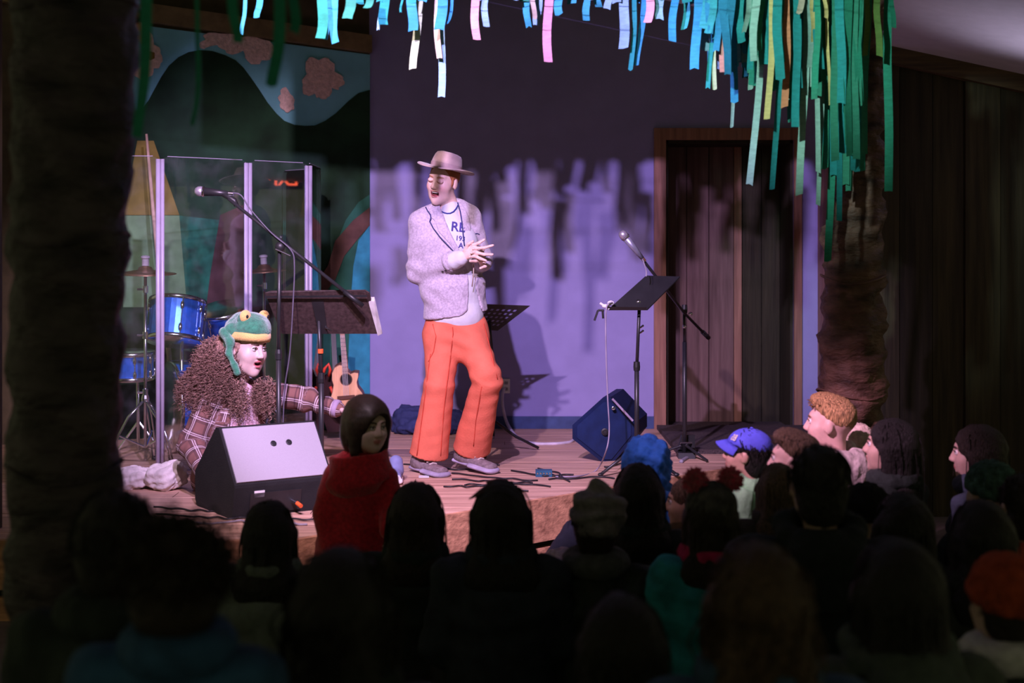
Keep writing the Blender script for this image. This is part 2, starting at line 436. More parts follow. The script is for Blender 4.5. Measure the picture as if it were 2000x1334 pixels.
# mural wall (oblique, left)
MA = np.array([MURX, 10.0]); MBp = np.array([-2.394, 9.5]); mdir = (MBp-MA)/np.linalg.norm(MBp-MA); mn = np.array([-mdir[1], mdir[0]])
if mn[1] > 0: mn = -mn
def mur(px, py, off=0.):
    """point of the mural wall plane seen at a pixel, moved off the wall by off"""
    k = (px-1000)/FPX; A = MA+mn*off
    # A + t*mdir = (k*Y, Y)
    t = (A[0]-k*A[1])/(k*mdir[1]-mdir[0]); q = A+t*mdir
    return np.array([q[0], q[1], CZ-(py-HY)/FPX*q[1]])
mn3 = np.array([mn[0], mn[1], 0]); md3 = np.array([mdir[0], mdir[1], 0])
a3 = np.array([MA[0], MA[1], 0]); L_m = 2.75
flat_obj('wall_left', [a3, a3+md3*L_m, a3+md3*L_m-mn3*.1, a3-mn3*.1], (0, 0, 4.2), mat('upper_wall_brown', (.09, .07, .04), .85), kind='structure')
# right: return wall, plank wall facing the hall, its top beam, ceiling
CSL = -.215
def cz_(x): return 2.79+CSL*(x-2.26) if x > -1.2 else 3.534+.215*(x+1.2)
PWY = 8.6
flat_obj('wall_stage_return', [(2.12, PWY, 0), (2.3, PWY, 0), (2.3, WALL_Y, 0), (2.12, WALL_Y, 0)], (0, 0, 4.2), M_doorw, kind='structure')
pw = S(empty('wall_right', (3.3, PWY, 0)))
x = 2.12; i = 0
while x < 4.6:
    w = [.185, .20, .19, .21][i % 4]; d = .012*(i % 3)
    MB().prism([(x+.003, PWY-.03+d, 0), (x+w-.003, PWY-.03+d, 0), (x+w-.003, PWY-.03+d, cz_(x+w)-.10), (x+.003, PWY-.03+d, cz_(x)-.10)], (0, .04, 0)).build('plank', [M_plank, M_plank2, M_plank][i % 3], pw)
    x += w; i += 1
MB().box((2.12, PWY+.02, 0), (4.7, PWY+.08, 2.9)).build('backing', M_dark, pw)
MB().prism([(2.0, PWY-.09, cz_(2.0)-.10), (4.7, PWY-.09, cz_(4.7)-.10), (4.7, PWY-.09, cz_(4.7)), (2.0, PWY-.09, cz_(2.0))], (0, .1, 0)).build('top_beam', M_beam, pw)
pl = S(empty('wall_hall_left', (-3.2, 6.4, 0)))
x = -2.28
for i in range(9):
    MB().box((x-.19, 6.40+.01*(i % 3), 0), (x-.004, 6.46, 3.25)).build('plank', [M_plank, M_plank2][i % 2], pl); x -= .19
cl = S(empty('ceiling', (0, 4, 3.5)))
for xa, xb in ((-4.6, -1.2), (-1.2, 4.8)):
    MB().prism([(xa, -2, cz_(xa)), (xb, -2, cz_(xb)), (xb, -2, cz_(xb)+.08), (xa, -2, cz_(xa)+.08)], (0, PWY+2, 0)).build('ceiling_slope', M_ceil, cl)
MB().box((-3.8, PWY, 4.2), (2.5, 10.3, 4.28)).build('stage_ceiling', M_beam, cl)
MB().box((-4.6, PWY, 3.56), (2.3, PWY+.08, 4.2)).build('header', M_beam, cl)
# trim beam over the mural
b0 = mur(722, 105); b1 = mur(290, 45); b2 = b0+(b1-b0)*1.9
up = np.array([0, 0, .12])
MB().prism([b0, b2, b2+up, b0+up], mn3*.07).build('trim_1', mat('mural_beam', (.20, .14, .07), .7), kind='structure')

# stage platform: boards, fascia, toe gap, base board
st = S(empty('stage_platform', (-.6, 7.8, 0)))
def xr(Y): return -.95+(Y-6.2)*1.074 if Y < 8.4 else 2.11
def xl(Y): return -3.3 if Y < 9.15 else MA[0]+(Y-10)*(MBp[0]-MA[0])/(MBp[1]-MA[1])+.02
Y = 6.2; pwid = .1485
while Y < 9.97:
    Y2 = min(Y+pwid, 9.985)
    ya, yb = Y+.0015, Y2-.0015
    ra, rb = (xr(ya), xr(yb)) if yb < 8.4 or ya >= 8.4 else (2.11, 2.11)
    cut = random.uniform(-1.8, .2)
    for s0, s1, l0, l1 in ((None, cut, xl(ya), xl(yb)), (cut, None, cut+.003, cut+.003)):
        e0, e1 = (cut, cut) if s1 is not None else (ra, rb)
        if min(e0, e1)-max(l0, l1) < .05: continue
        dz = random.uniform(-.0015, .0015)
        MB().prism([(l0, ya, SZ-.03), (e0, ya, SZ-.03), (e1, yb, SZ-.03), (l1, yb, SZ-.03)], (0, 0, .03+dz)).build('board', M_stagew, st)
    Y = Y2
edge = [(-3.3, 6.2), (-.95, 6.2), (xr(8.399), 8.4), (2.11, 8.4)]
def offs(pl, d):
    out = []
    for i, p in enumerate(pl):
        p = np.array(p, float); ns = []
        for a, b in ((i-1, i), (i, i+1)):
            if a < 0 or b >= len(pl): continue
            e = np.array(pl[b])-np.array(pl[a]); e = e/np.linalg.norm(e); ns.append(np.array([e[1], -e[0]]))
        n = sum(ns); n = n/np.linalg.norm(n); n = n/max(.3, n@ns[0]); out.append(p+n*d)
    return out
for nm, d0, d1, z0, z1, m in (('fascia', -.012, .02, .135, SZ-.003, M_fascia), ('toe_gap', -.06, -.03, .10, .135, M_dark), ('base_board', -.02, .012, 0, .10, M_fascia)):
    A = offs(edge, d1); Bq = offs(edge, d0)
    for i in range(3):
        MB().prism([(*A[i], z0), (*A[i+1], z0), (*Bq[i+1], z0), (*Bq[i], z0)], (0, 0, z1-z0)).build(nm, m, st)
MB().box((1.0, 8.75, SZ+.001), (2.1, 9.96, SZ+.03)).build('carpet_landing', M_carpet, st)

# unseen valance added over the stage front to shade the upper wall
xsv = [-1.22, -1.2, 1.75]
MB().prism([(xsv[0], 6.44, 2.87), (xsv[2], 6.44, 2.87)]+[(x_, 6.44, cz_(x_)-.004) for x_ in reversed(xsv)], (0, .05, 0)).build('added_light_block', M_beam, kind='structure')

# ------------------------------------------------------------ mural panel on the left stage wall
mu = empty('painted_mural', mur(505, 840), 'painted mural of blue sky, pink clouds and dark green hills', 'mural')
def mpoly(pts, o0, o1, name, m, parent=mu):
    return flat_obj(name, [mur(x, y, o0) for x, y in pts], mn3*(o1-o0), m, parent)
M_sky = mat('mural_sky', (.20, .54, .66), .8, var=.12, scale=3)
M_hill = mat('mural_hill', (.012, .045, .022), .85, var=.3, scale=4)
M_hill2 = mat('mural_hill_b', (.02, .11, .07), .85, var=.3, scale=4)
M_cloud = mat('mural_cloud', (.82, .58, .56), .95, var=.12, scale=40, bump=.6, bscale=60)
mpoly([(722, 107), (722, 835), (60, 868), (60, 22)], .002, .012, 'sky_panel', M_sky)
hill = [(722, 176), (700, 182), (680, 198), (655, 222), (635, 236), (615, 245), (595, 246), (575, 244), (555, 236), (540, 222), (522, 200), (508, 178), (490, 152), (475, 132), (460, 118), (440, 108), (415, 100), (390, 98), (368, 102), (348, 112), (330, 128), (315, 150), (303, 172), (290, 196), (270, 220), (60, 260), (60, 868), (722, 835)]
mpoly(hill, .013, .019, 'hill', M_hill)
mpoly([(722, 380), (700, 395), (675, 430), (655, 480), (640, 540), (632, 620), (628, 838), (722, 835)], .020, .024, 'hill', M_hill2)
mpoly([(722, 440), (700, 470), (690, 520), (684, 600), (680, 700), (678, 836), (722, 835)], .025, .029, 'water', mat('mural_water', (.03, .26, .36), .8))
mpoly([(268, 275), (300, 275), (350, 420), (240, 420)], .020, .026, 'meadow', mat('mural_meadow', (.22, .17, .04), .85))
mpoly([(240, 421), (350, 421), (365, 600), (240, 600)], .020, .026, 'meadow', mat('mural_meadow_b', (.16, .30, .16), .85))
mpoly([(350, 421), (430, 430), (480, 500), (470, 640), (365, 640)], .020, .024, 'hill', mat('mural_hill_c', (.02, .15, .10), .85, var=.3))
mpoly([(722, 405), (690, 430), (655, 470), (640, 520), (610, 560), (600, 590), (625, 585), (655, 545), (672, 500), (700, 465), (722, 440)], .030, .034, 'branch', mat('mural_branch', (.10, .05, .04), .85))
mpoly([(430, 420), (475, 400), (480, 660), (395, 660), (410, 540)], .025, .029, 'trunk', mat('mural_trunk', (.09, .045, .05), .85))
def blob(cx, cy, pts, seed):
    out = []; n = len(pts); r = random.Random(seed)
    for i in range(n):
        (x0, y0), (x1, y1) = pts[i], pts[(i+1) % n]
        for t in (0, .25, .5, .75):
            bx, by = x0+(x1-x0)*t, y0+(y1-y0)*t; dx, dy = bx-cx, by-cy; l = math.hypot(dx, dy)+1e-6
            g = (5*math.sin(math.pi*t)+r.uniform(-1.5, 1.5)); out.append((bx+dx/l*g, by+dy/l*g))
    return out
for cx, cy, pts, sd in ((625, 150, [(600, 116), (622, 118), (645, 118), (652, 140), (670, 155), (662, 172), (648, 172), (640, 190), (622, 190), (615, 182), (596, 184), (592, 165), (600, 145)], 1),
                        (560, 195, [(556, 172), (566, 185), (573, 205), (568, 215), (555, 214), (546, 200), (548, 184)], 2),
                        (470, 95, [(402, 66), (430, 66), (470, 72), (512, 78), (531, 86), (531, 112), (512, 118), (492, 125), (478, 112), (474, 98), (455, 106), (440, 98), (425, 88), (400, 96), (390, 90), (402, 78)], 3),
                        (286, 110, [(272, 42), (290, 60), (300, 88), (314, 104), (312, 124), (300, 134), (292, 148), (270, 152), (250, 130), (255, 60)], 4)):
    mpoly(blob(cx, cy, pts, sd), .020, .030, 'cloud', M_cloud)
mpoly([(292, 100), (302, 103), (302, 114), (293, 118), (286, 110)], .031, .034, 'flower_heart', mat('mural_flower', (.25, .13, .03), .8))
mpoly([(265, 40), (275, 40), (280, 90), (276, 120), (268, 120)], .031, .034, 'flower_petal', mat('mural_petal', (.65, .30, .12), .8))
# pale leaning pole beside the trunk
MB().tube([P(286, 262, 9.15), P(300, 420, 9.1), P(318, 590, 9.05), P(330, 690, 9.02), P(346, 872, 9.0)], [.008, .013, .016, .016, .016], 8).build('wooden_pole', mat('pale_pole_wood', (.60, .42, .34), .6), smooth=True, label='slim pale wooden pole leaning against the mural behind the cymbal', cat='pole')

# ------------------------------------------------------------ clear drum shield
M_gl = bpy.data.materials.new('clear_acrylic'); M_gl.use_nodes = True
nt = M_gl.node_tree; nt.nodes.clear()
out = nt.nodes.new('ShaderNodeOutputMaterial'); tr = nt.nodes.new('ShaderNodeBsdfTransparent'); gl = nt.nodes.new('ShaderNodeBsdfGlossy'); df = nt.nodes.new('ShaderNodeBsdfDiffuse')
tr.inputs[0].default_value = (.93, .95, .95, 1); gl.inputs['Roughness'].default_value = .015; gl.inputs[0].default_value = (1, 1, 1, 1)
df.inputs[0].default_value = (.7, .7, .8, 1)
fr = nt.nodes.new('ShaderNodeFresnel'); fr.inputs[0].default_value = 1.5
m1 = nt.nodes.new('ShaderNodeMixShader'); m2 = nt.nodes.new('ShaderNodeMixShader')
tc = nt.nodes.new('ShaderNodeTexCoord'); nz = nt.nodes.new('ShaderNodeTexNoise'); nz.inputs['Scale'].default_value = 9; nz.inputs['Detail'].default_value = 8
rp = nt.nodes.new('ShaderNodeMapRange'); rp.inputs[1].default_value = .45; rp.inputs[2].default_value = .8; rp.inputs[3].default_value = .002; rp.inputs[4].default_value = .022
nt.links.new(tc.outputs['Object'], nz.inputs[0]); nt.links.new(nz.outputs[0], rp.inputs[0])
nt.links.new(rp.outputs[0], m2.inputs[0]); nt.links.new(tr.outputs[0], m2.inputs[1]); nt.links.new(df.outputs[0], m2.inputs[2])
nt.links.new(fr.outputs[0], m1.inputs[0]); nt.links.new(m2.outputs[0], m1.inputs[1]); nt.links.new(gl.outputs[0], m1.inputs[2]); nt.links.new(m1.outputs[0], out.inputs[0])
M_edge = mat('frosted_edge_strip', (.36, .32, .44), .35, var=.05, spec=.5)
sh = empty('drum_shield', (-1.8, 8.3, SZ), 'clear acrylic panel screen standing around the drum kit', 'drum shield')
pp = [(-2.55, 7.93), (-1.95, 8.0), (-1.53, 8.37), (-1.22, 8.65), (-1.22, 9.2), (-1.52, 9.52)]
ZT = 2.11
for i in range(5):
    a = np.array(pp[i]); b = np.array(pp[i+1]); d = (b-a)/np.linalg.norm(b-a); n = np.array([d[1], -d[0]])*.003
    a2 = a+d*.012; b2 = b-d*.012
    q = [(*(a2-n), SZ), (*(b2-n), SZ), (*(b2+n), SZ), (*(a2+n), SZ)]
    # rounded top corners
    L = np.linalg.norm(b2-a2); prof = [(0, SZ), (L, SZ), (L, ZT-.03), (L-.01, ZT-.008), (L-.03, ZT), (.03, ZT), (.01, ZT-.008), (0, ZT-.03)]
    MB().prism([(*(a2+d*s_-n), z) for s_, z in prof], (*(2*n), 0)).build('panel', M_gl, sh)
    MB().tube([(*(a2+d*.03), ZT+.0015), (*(b2-d*.03), ZT+.0015)], .0022, 6).build('top_edge', M_edge, sh)
for i in range(1, 5):
    p = np.array(pp[i])
    for k, (r, dx) in enumerate(((.013, -.012), (.011, .012))):
        if i == 4 and k: continue
        MB().tube([(p[0]+dx, p[1]-.006, SZ), (p[0]+dx, p[1]-.006, ZT-.015)], r, 10).build('hinge_strip', M_edge, sh, smooth=True)

# crumpled white sandbags at the foot of the shield
M_cloth = mat('white_cloth', (.72, .66, .62), .9, var=.12, scale=20, bump=.3, bscale=30)
for (px, py, Yb, rx, ry, rz, sd, lb) in ((262, 945, 7.55, .12, .10, .055, 3, 'crumpled white cloth sack beside the dark palm trunk'), (325, 948, 7.5, .105, .10, .075, 5, 'knotted cream cloth sack at the foot of the drum shield post')):
    c = P(px, py, Yb); c[2] = SZ+rz*.82
    def fo(V, sd=sd): return wob(V, .016, 26, sd)+wob(V, .006, 70, sd+1)
    sdf_obj('cloth_sack', [ell(c, (rx, ry, rz), k=.03), ell(c+(.03, -.03, .01), (rx*.6, ry*.7, rz), k=.03), half((0, 0, -1), (0, 0, SZ+.002))], .008, M_cloth, fold=fo, label=lb, cat='cloth sack', group='sacks weighing down the shield')

# ------------------------------------------------------------ drum kit
M_blue = mat('blue_drum_wrap', (.03, .17, .80), .28, .45, var=.12, scale=30, spec=.6, coat=.5)
M_skin = mat('drum_skin', (.70, .66, .68), .5)
def drum(name, c, ax, r, depth, label, lugs=8, parent=None):
    ax = nrm(ax); c = np.asarray(c, float)
    u = nrm(np.cross(ax, (0, 0, 1)) if abs(ax[2]) < .9 else np.cross(ax, (0, 1, 0))); w = np.cross(ax, u)
    base = c-ax*depth/2
    root = empty(name, (c[0], c[1], SZ), label, 'drum', 'drums of the kit') if parent is None else parent
    MB().lathe(base, [(r, 0), (r, depth)], ax, 32).build('shell', M_blue, root, smooth=False)
    for h0 in (0, depth):
        MB().lathe(base+ax*(h0-.012), [(r+.003, 0), (r+.012, .004), (r+.012, .024), (r+.003, .028)], ax, 32).build('hoop', M_chrome, root, smooth=True)
    MB().lathe(base+ax*(depth+.001), [(r-.002, 0), (r-.002, .005)], ax, 32).build('drum_head', M_skin, root)
    MB().lathe(base-ax*.006, [(r-.002, 0), (r-.002, .005)], ax, 32).build('drum_head', M_skin, root)
    for k in range(lugs):
        a = 2*math.pi*(k+.5)/lugs; rd = math.cos(a)*u+math.sin(a)*w
        for h0 in (.22, .78):
            MB().ell(base+ax*depth*h0+rd*(r+.006), (.012, .012, .026), np.stack([rd, np.cross(ax, rd), ax], 1), 8, 6).build('lug', M_chrome, root, smooth=True)
        MB().tube([base+ax*.0+rd*(r+.014), base+ax*depth+rd*(r+.014)], .003, 6).build('tension_rod', M_chrome, root)
    return root
t1 = drum('tom_drum', P(344, 628, 8.62), (.03, .30, 1), .160, .235, 'large blue tom drum with chrome hoops behind the shield post')
t2 = drum('tom_drum', P(438, 634, 9.0), (-.12, -.35, 1), .145, .19, 'tilted blue tom drum partly behind the frog hat')
fl = drum('tom_drum', P(257, 714, 8.75), (0, -.05, 1), .13, .15, 'small blue drum beside the dark palm trunk, left of the cymbal stand')
kc = P(392, 800, 8.95); kc[2] = SZ+.275
kd = drum('bass_drum', kc, (-.80, -.45, 0), .27, .38, 'big blue bass drum lying on its side behind the clear shield', 10)
for o, c in ((t1, P(344, 628, 8.62)), (t2, P(438, 634, 9.0)), (fl, P(257, 714, 8.75))):
    c = np.array(c); MB().tube([c+(0, .14, -.02), (c[0], c[1]+.16, SZ)], .011, 8).build('mounting_post', M_chrome, o, smooth=True)
    for sx in (-1, 1): MB().tube([(c[0], c[1]+.16, SZ+.18), (c[0]+.13*sx, c[1]+.18, SZ+.004)], .008, 6).build('foot', M_chrome, o)
M_cym = mat('bronze_cymbal', (.55, .33, .20), .3, .9, var=.12, scale=20)
def cymbal_stand(bx, Yb, ztop, rc, tilt, label, legs=True, spread=.21):
    X = (bx-1000)/FPX*Yb; r = empty('cymbal_stand', (X, Yb, SZ), label, 'cymbal', 'cymbals on stands')
    c = np.array([X, Yb, ztop]); ax = nrm((tilt, -.06, 1))
    MB().lathe(c, [(.006, -.004), (rc, -.012), (rc+.001, -.009), (rc*.5, .004), (.045, .012), (.035, .028), (.012, .036)], ax, 36).build('cymbal', M_cym, r, smooth=True)
    MB().lathe(c, [(.02, .036), (.02, .075), (.026, .08), (.026, .09), (.012, .095)], ax, 14).build('felt_and_wing_nut', mat('grey_felt', (.35, .33, .38), .6), r)
    MB().tube([(X, Yb, SZ+.10), (X, Yb, ztop-.02)], .0095, 10).build('stand_tube', M_chrome, r, smooth=True)
    for z in (ztop-.10, SZ+.75, SZ+.42):
        MB().lathe((X, Yb, z-.02), [(.016, 0), (.016, .04)], n=12).build('clamp', M_chrome, r)
        MB().tube([(X, Yb, z), (X-.045, Yb-.01, z)], .007, 6).build('wing_bolt', M_chrome, r)
    if legs:
        zt = SZ+.385
        MB().lathe((X, Yb, zt-.02), [(.022, 0), (.024, .02), (.02, .04)], n=12).build('leg_collar', M_chrome, r)
        for a in (200, 330, 90):
            d = np.array([math.cos(math.radians(a)), math.sin(math.radians(a)), 0])
            foot = np.array([X, Yb, SZ+.012])+d*spread; top = np.array([X, Yb, zt]); knee = top*.45+foot*.55+d*.035
            sdv = np.cross(d, (0, 0, 1))*.011
            for sg in (-1, 1): MB().tube([top+sdv*sg, (top+knee)/2+d*.02+sdv*sg, knee+sdv*sg, foot+sdv*sg], .0065, 6).build('leg', M_chrome, r, smooth=True)
            MB().tube([(X, Yb, SZ+.105), knee], .006, 6).build('brace', M_chrome, r)
            MB().ell(foot, (.018, .018, .014), n=8, m=6).build('rubber_foot', M_blackp, r)
    return r
cymbal_stand(284, 8.3, P(284, 531, 8.3)[2], .175, .02, 'bronze cymbal on a chrome tripod stand beside the palm trunk')
cymbal_stand(516, 9.0, P(516, 527, 9.0)[2], .135, -.05, 'small bronze cymbal seen through the middle shield panel', True, .17)

# ------------------------------------------------------------ stage monitors
M_grille = mat('silver_grille', (.37, .35, .38), .45, .2, var=.04, scale=300, bump=.08, bscale=900, spec=.4)
mo = empty('stage_monitor', (-.95, 6.85, SZ), 'black wedge floor monitor with a pale silver front panel', 'speaker')
yaw = math.radians(34); tx = np.array([math.cos(yaw), math.sin(yaw), 0]); nb = np.array([-math.sin(yaw), math.cos(yaw), 0]); zu = np.array([0, 0, 1.])
O = P(458, 1003, 6.62); O[2] = SZ
def mw(u, d, z): return O+tx*u+nb*d+zu*(z)
prof = [(.03, .0), (.0, .145), (.0, .16), (.185, .405), (.22, .405), (.48, .17), (.48, .03), (.45, .0)]
WD = .50
ur = lambda d: WD if d <= .22 else WD-1.0*(d-.22)
np_ = len(prof)
MB().add([mw(0, d, z) for d, z in prof]+[mw(ur(d), d, z) for d, z in prof], [tuple(range(np_-1, -1, -1)), tuple(range(np_, 2*np_))]+[(i, (i+1) % np_, np_+(i+1) % np_, np_+i) for i in range(np_)]).build('cabinet', mat('monitor_black_carpet', (.012, .012, .012), .9, bump=.2, bscale=200), mo)
g = nrm(np.array([.185, .245])); gn = np.array([-g[1], g[0]])*.008
q = [(.006, .168), (.180, .398)]
MB().prism([mw(.012, *(np.array(q[0])-0)), mw(WD-.012, *q[0]), mw(WD-.012, *q[1]), mw(.012, *q[1])], (nb*gn[0]+zu*gn[1])*1.0).build('front_panel', M_grille, mo)
for u in (.245, .325):
    c = mw(u, .118, .318)+(nb*gn[0]+zu*gn[1]); ax = nrm(nb*gn[0]+zu*gn[1])
    MB().lathe(c-ax*.002, [(.015, 0), (.015, .005), (.011, .006), (.010, .0035)], ax, 14).build('recess', M_blackp, mo)
fn = nrm(mw(0, .03, 0)-mw(0, 0, .145)); fnn = nrm(np.cross(tx, fn))
def fr(u, z): return mw(u, .03*(1-z/.145), z)
def fp(name, u0, u1, z0, z1, m): flat_obj(name, [fr(u0, z0), fr(u1, z0), fr(u1, z1), fr(u0, z1)], -nb*.006, m, mo)
fp('jack_plate', .08, .34, .015, .115, M_blackp)
fp('rating_label', .10, .15, .095, .125, M_paper)
MB().tube([fr(.295, .06)-nb*.005, fr(.30, .055)-nb*.05], .009, 10).build('jack_plug', M_chrome, mo)
MB().tube([fr(.30, .055)-nb*.05, fr(.305, .045)-nb*.085], .010, 10).build('plug_sleeve', mat('orange_rubber', (.75, .12, .03), .5), mo)
# blue wedge on its side at the back
m2 = empty('stage_monitor', P(1180, 900, 8.45), 'dark blue wedge monitor tipped on its end under the right music stand', 'speaker')
B0 = 8.45
sil = [(1118, 857), (1180, 906), (1196, 906), (1240, 852), (1240, 826), (1192, 776), (1178, 776), (1118, 830)]
f0 = [P(x, y, B0+(x-1180)*.0012) for x, y in sil]
MB().prism(f0, (.10, .30, .02)).build('cabinet', mat('navy_cabinet', (.007, .016, .065), .55, bump=.1, bscale=120), m2)
ins = [np.array(p)*.86+np.mean(f0, 0)*.14+(0, -.002, 0) for p in f0]
MB().prism(ins, (0, -.006, 0)).build('side_panel', mat('navy_panel', (.009, .022, .085), .6), m2)
for x, y, r in ((1181, 843, .021), (1198, 797, .011), (1133, 856, .011)):
    MB().lathe(P(x, y, B0-.014), [(r, 0), (r, .01), (r*.6, .012), (r*.55, .006)], (0, -1, 0), 14).build('fitting', M_chrome if r < .02 else M_blackp, m2)
MB().prism([P(1142, 812, B0-.03), P(1148, 806, B0-.03), P(1148, 880, B0-.03), P(1142, 876, B0-.03)], (0, -.008, 0)).build('strap', M_blackp, m2)
MB().tube([P(1196, 779, B0-.01), P(1236, 822, B0-.01)], .007, 8).build('edge_trim', mat('worn_edge', (.35, .28, .40), .6), m2)

# ------------------------------------------------------------ music stands
def tripod(r, X, Y, z0, n3=(90, 210, 330), sp=.24, h=.16, m=M_black):
    for a in n3:
        d = np.array([math.cos(math.radians(a)), math.sin(math.radians(a)), 0])
        MB().tube([np.array([X, Y, z0+h]), np.array([X, Y, z0+h*.55])+d*sp*.45, np.array([X, Y, z0+.012])+d*sp], .0095, 8).build('leg', m, r, smooth=True)
        MB().ell(np.array([X, Y, z0+.012])+d*sp, (.016, .016, .011), n=8, m=6).build('rubber_foot', M_blackp, r)
def music_stand(loc, post_top, desk, vec, label, mdesk, sp=.24, ang=(90, 210, 330)):
    X, Y = loc; r = empty('music_stand', (X, Y, SZ), label, 'music stand', 'music stands on the stage')
    MB().tube([(X, Y, SZ+.10), (X, Y, SZ+.60)], .0135, 10).build('lower_tube', M_black, r, smooth=True)
    MB().tube([(X, Y, SZ+.58), post_top], .0095, 10).build('upper_tube', M_black, r, smooth=True)
    MB().lathe((X, Y, SZ+.57), [(.017, 0), (.019, .02), (.017, .05)], n=12).build('height_clutch', M_blackp, r)
    tripod(r, X, Y, SZ, ang, sp=sp)
    d = flat_obj('desk', desk, vec, mdesk, r)
    return r, d
# left stand, seen from behind
Ys = 7.27
dk = [P(517, 572, Ys-.06), P(527, 569, Ys-.06), P(712, 567, Ys-.06), P(720, 572, Ys-.06), P(742, 652, Ys+.10), P(550, 652, Ys+.10)]
r1, d1 = music_stand(((626-1000)/FPX*Ys, Ys+.03), P(622, 612, Ys+.04), dk, (0.004, .006, .003), 'brown backed music stand holding sheets beside the frog hat', mat('music_desk_brown', (.055, .035, .032), .6, var=.25, scale=60), ang=(25, 100, 175))
MB().prism([P(608, 585, Ys-.02), P(632, 585, Ys-.02), P(640, 652, Ys+.08), P(624, 652, Ys+.08)], (0, -.012, 0)).build('back_bracket', M_blackp, r1)
MB().lathe(P(626, 690, Ys+.03), [(.014, 0), (.014, .022)], n=12).build('orange_collar', MATS['orange_rubber'], r1)
MB().tube([P(636, 640, Ys+.05), P(648, 645, Ys+.02)], .006, 8).build('wing_bolt', M_chrome, r1)
MB().prism([P(518, 578, Ys-.063), P(716, 576, Ys-.063), P(717, 580, Ys-.06), P(519, 582, Ys-.06)], (0, -.004, 0)).build('fold_rib', M_blackp, r1)
sheets = MB()
for i in range(5):
    sheets.prism([P(719, 580+i*2, Ys-.02), P(731, 580+i*2, Ys-.04), P(746, 648+i, Ys+.06), P(738, 652+i, Ys+.10)], (.001, .004+.004*i, 0))
sheets.build('sheet_music', M_paper, label='wad of white sheet music sticking out of the brown music stand', cat='sheet music')
# perforated stand behind the man
Yp = 8.75
c4 = [P(926, 593, Yp-.04), P(1036, 597, Yp+.02), P(972, 646, Yp+.12), P(905, 640, Yp+.12)]
X = (962-1000)/FPX*Yp
r2 = empty('music_stand', (X, Yp+.09, SZ), 'black perforated music stand behind the man in the hat', 'music stand', 'music stands on the stage')
MB().tube([(X, Yp+.09, SZ+.10), (X, Yp+.09, SZ+.58)], .0125, 10).build('lower_tube', M_black, r2, smooth=True)
MB().tube([(X, Yp+.09, SZ+.58), P(955, 625, Yp+.07)], .009, 10).build('upper_tube', M_black, r2, smooth=True)
for a in (20, 140, 262):
    d = np.array([math.cos(math.radians(a)), math.sin(math.radians(a)), 0]); b = np.array([X, Yp+.09, SZ])
    MB().tube([b+(0, 0, .20), b+d*.15+(0, 0, .09), b+d*.30+(0, 0, .012)], .009, 8).build('leg', M_black, r2, smooth=True)
# desk as a real punched grid
A, Bc, Cc, Dc = c4; nu, nv = 9, 7; pm = MB(); th = np.array([0, -.003, 0])
def bil(u, v): return (A*(1-u)+Bc*u)*(1-v)+(Dc*(1-u)+Cc*u)*v
for i in range(nu):
    for j in range(nv):
        o4 = [bil((i+a)/nu, (j+b)/nv) for a, b in ((0, 0), (1, 0), (1, 1), (0, 1))]
        c = sum(o4)/4; rim = i in (0, nu-1) or j in (0, nv-1)
        if i == 0 or j == 0 or i == nu-1 or j == nv-1:
            pm.prism(o4, th); continue
        i4 = [c+(p-c)*.46 for p in o4]
        for k in range(4):
            pm.prism([o4[k], o4[(k+1) % 4], i4[(k+1) % 4], i4[k]], th)
pm.build('desk', M_black, r2)
# right stand
Yr = 7.9
dk = [P(1188, 604, Yr+.02), P(1264, 604, Yr+.02), P(1328, 540, Yr+.22), P(1262, 538, Yr+.22)]
r3, d3 = music_stand(((1247-1000)/FPX*Yr, Yr+.11), P(1249, 592, Yr+.08), dk, (.002, .004, -.006), 'black music stand on the right with a white clip and hanging cable', M_black)
MB().ell(P(1247, 590, Yr+.07), (.015, .015, .015)).build('tilt_knob', M_chrome, r3, smooth=True)
for y in (640, 650): MB().tube([P(1250, y, Yr+.11), P(1256, y-4, Yr+.07)], .006, 6).build('wing_bolt', M_chrome, r3)
MB().prism([P(1186, 605, Yr), P(1262, 606, Yr), P(1263, 600, Yr-.02), P(1187, 599, Yr-.02)], (0, -.006, 0)).build('desk_lip', M_black, r3)
cp = MB(); cp.ell(P(1183, 598, Yr), (.022, .015, .012)).ell(P(1193, 592, Yr), (.02, .014, .014)).tube([P(1172, 592, Yr), P(1190, 604, Yr-.01)], .007, 8)
cp.build('desk_clip', M_white, label='small white clip on the edge of the right music stand', cat='clip', smooth=True)
cl2 = MB(); cl2.tube([P(1168, 606, Yr), P(1161, 626, Yr-.01)], .006, 8).tube([P(1168, 606, Yr), P(1180, 606, Yr)], .006, 8).tube([P(1177, 606, Yr), P(1178, 622, Yr)], .006, 8)
cl2.build('black_clamp', M_blackp, label='little black clamp hanging from the right music stand corner', cat='clamp')

# ------------------------------------------------------------ microphones and their stands
M_mesh = mat('mic_mesh', (.62, .58, .66), .35, .7, var=.3, scale=400)
def mic(tip, tail, label, body=M_black):
    tip = np.array(tip); tail = np.array(tail); ax = nrm(tail-tip); L = np.linalg.norm(tail-tip)
    r = empty('microphone', tail, label, 'microphone', 'vocal microphones')
    MB().lathe(tip, [(.003, 0), (.016, .004), (.024, .016), (.026, .030), (.024, .042)], ax, 16).build('head_grille', M_mesh, r, smooth=True)
    MB().lathe(tip, [(.0262, .040), (.0265, .046), (.023, .050)], ax, 16).build('collar', M_chrome, r)
    MB().lathe(tip, [(.022, .049), (.016, L*.72), (.012, L)], ax, 14).build('handle', body, r, smooth=True)
    MB().lathe(tip, [(.011, L-.004), (.011, L+.025)], ax, 12).build('connector', M_chrome, r)
    return r
Ym = 7.16
mic(P(380, 373, Ym), P(446, 378, Ym), 'black microphone with a pale grille on the long boom, upper left')
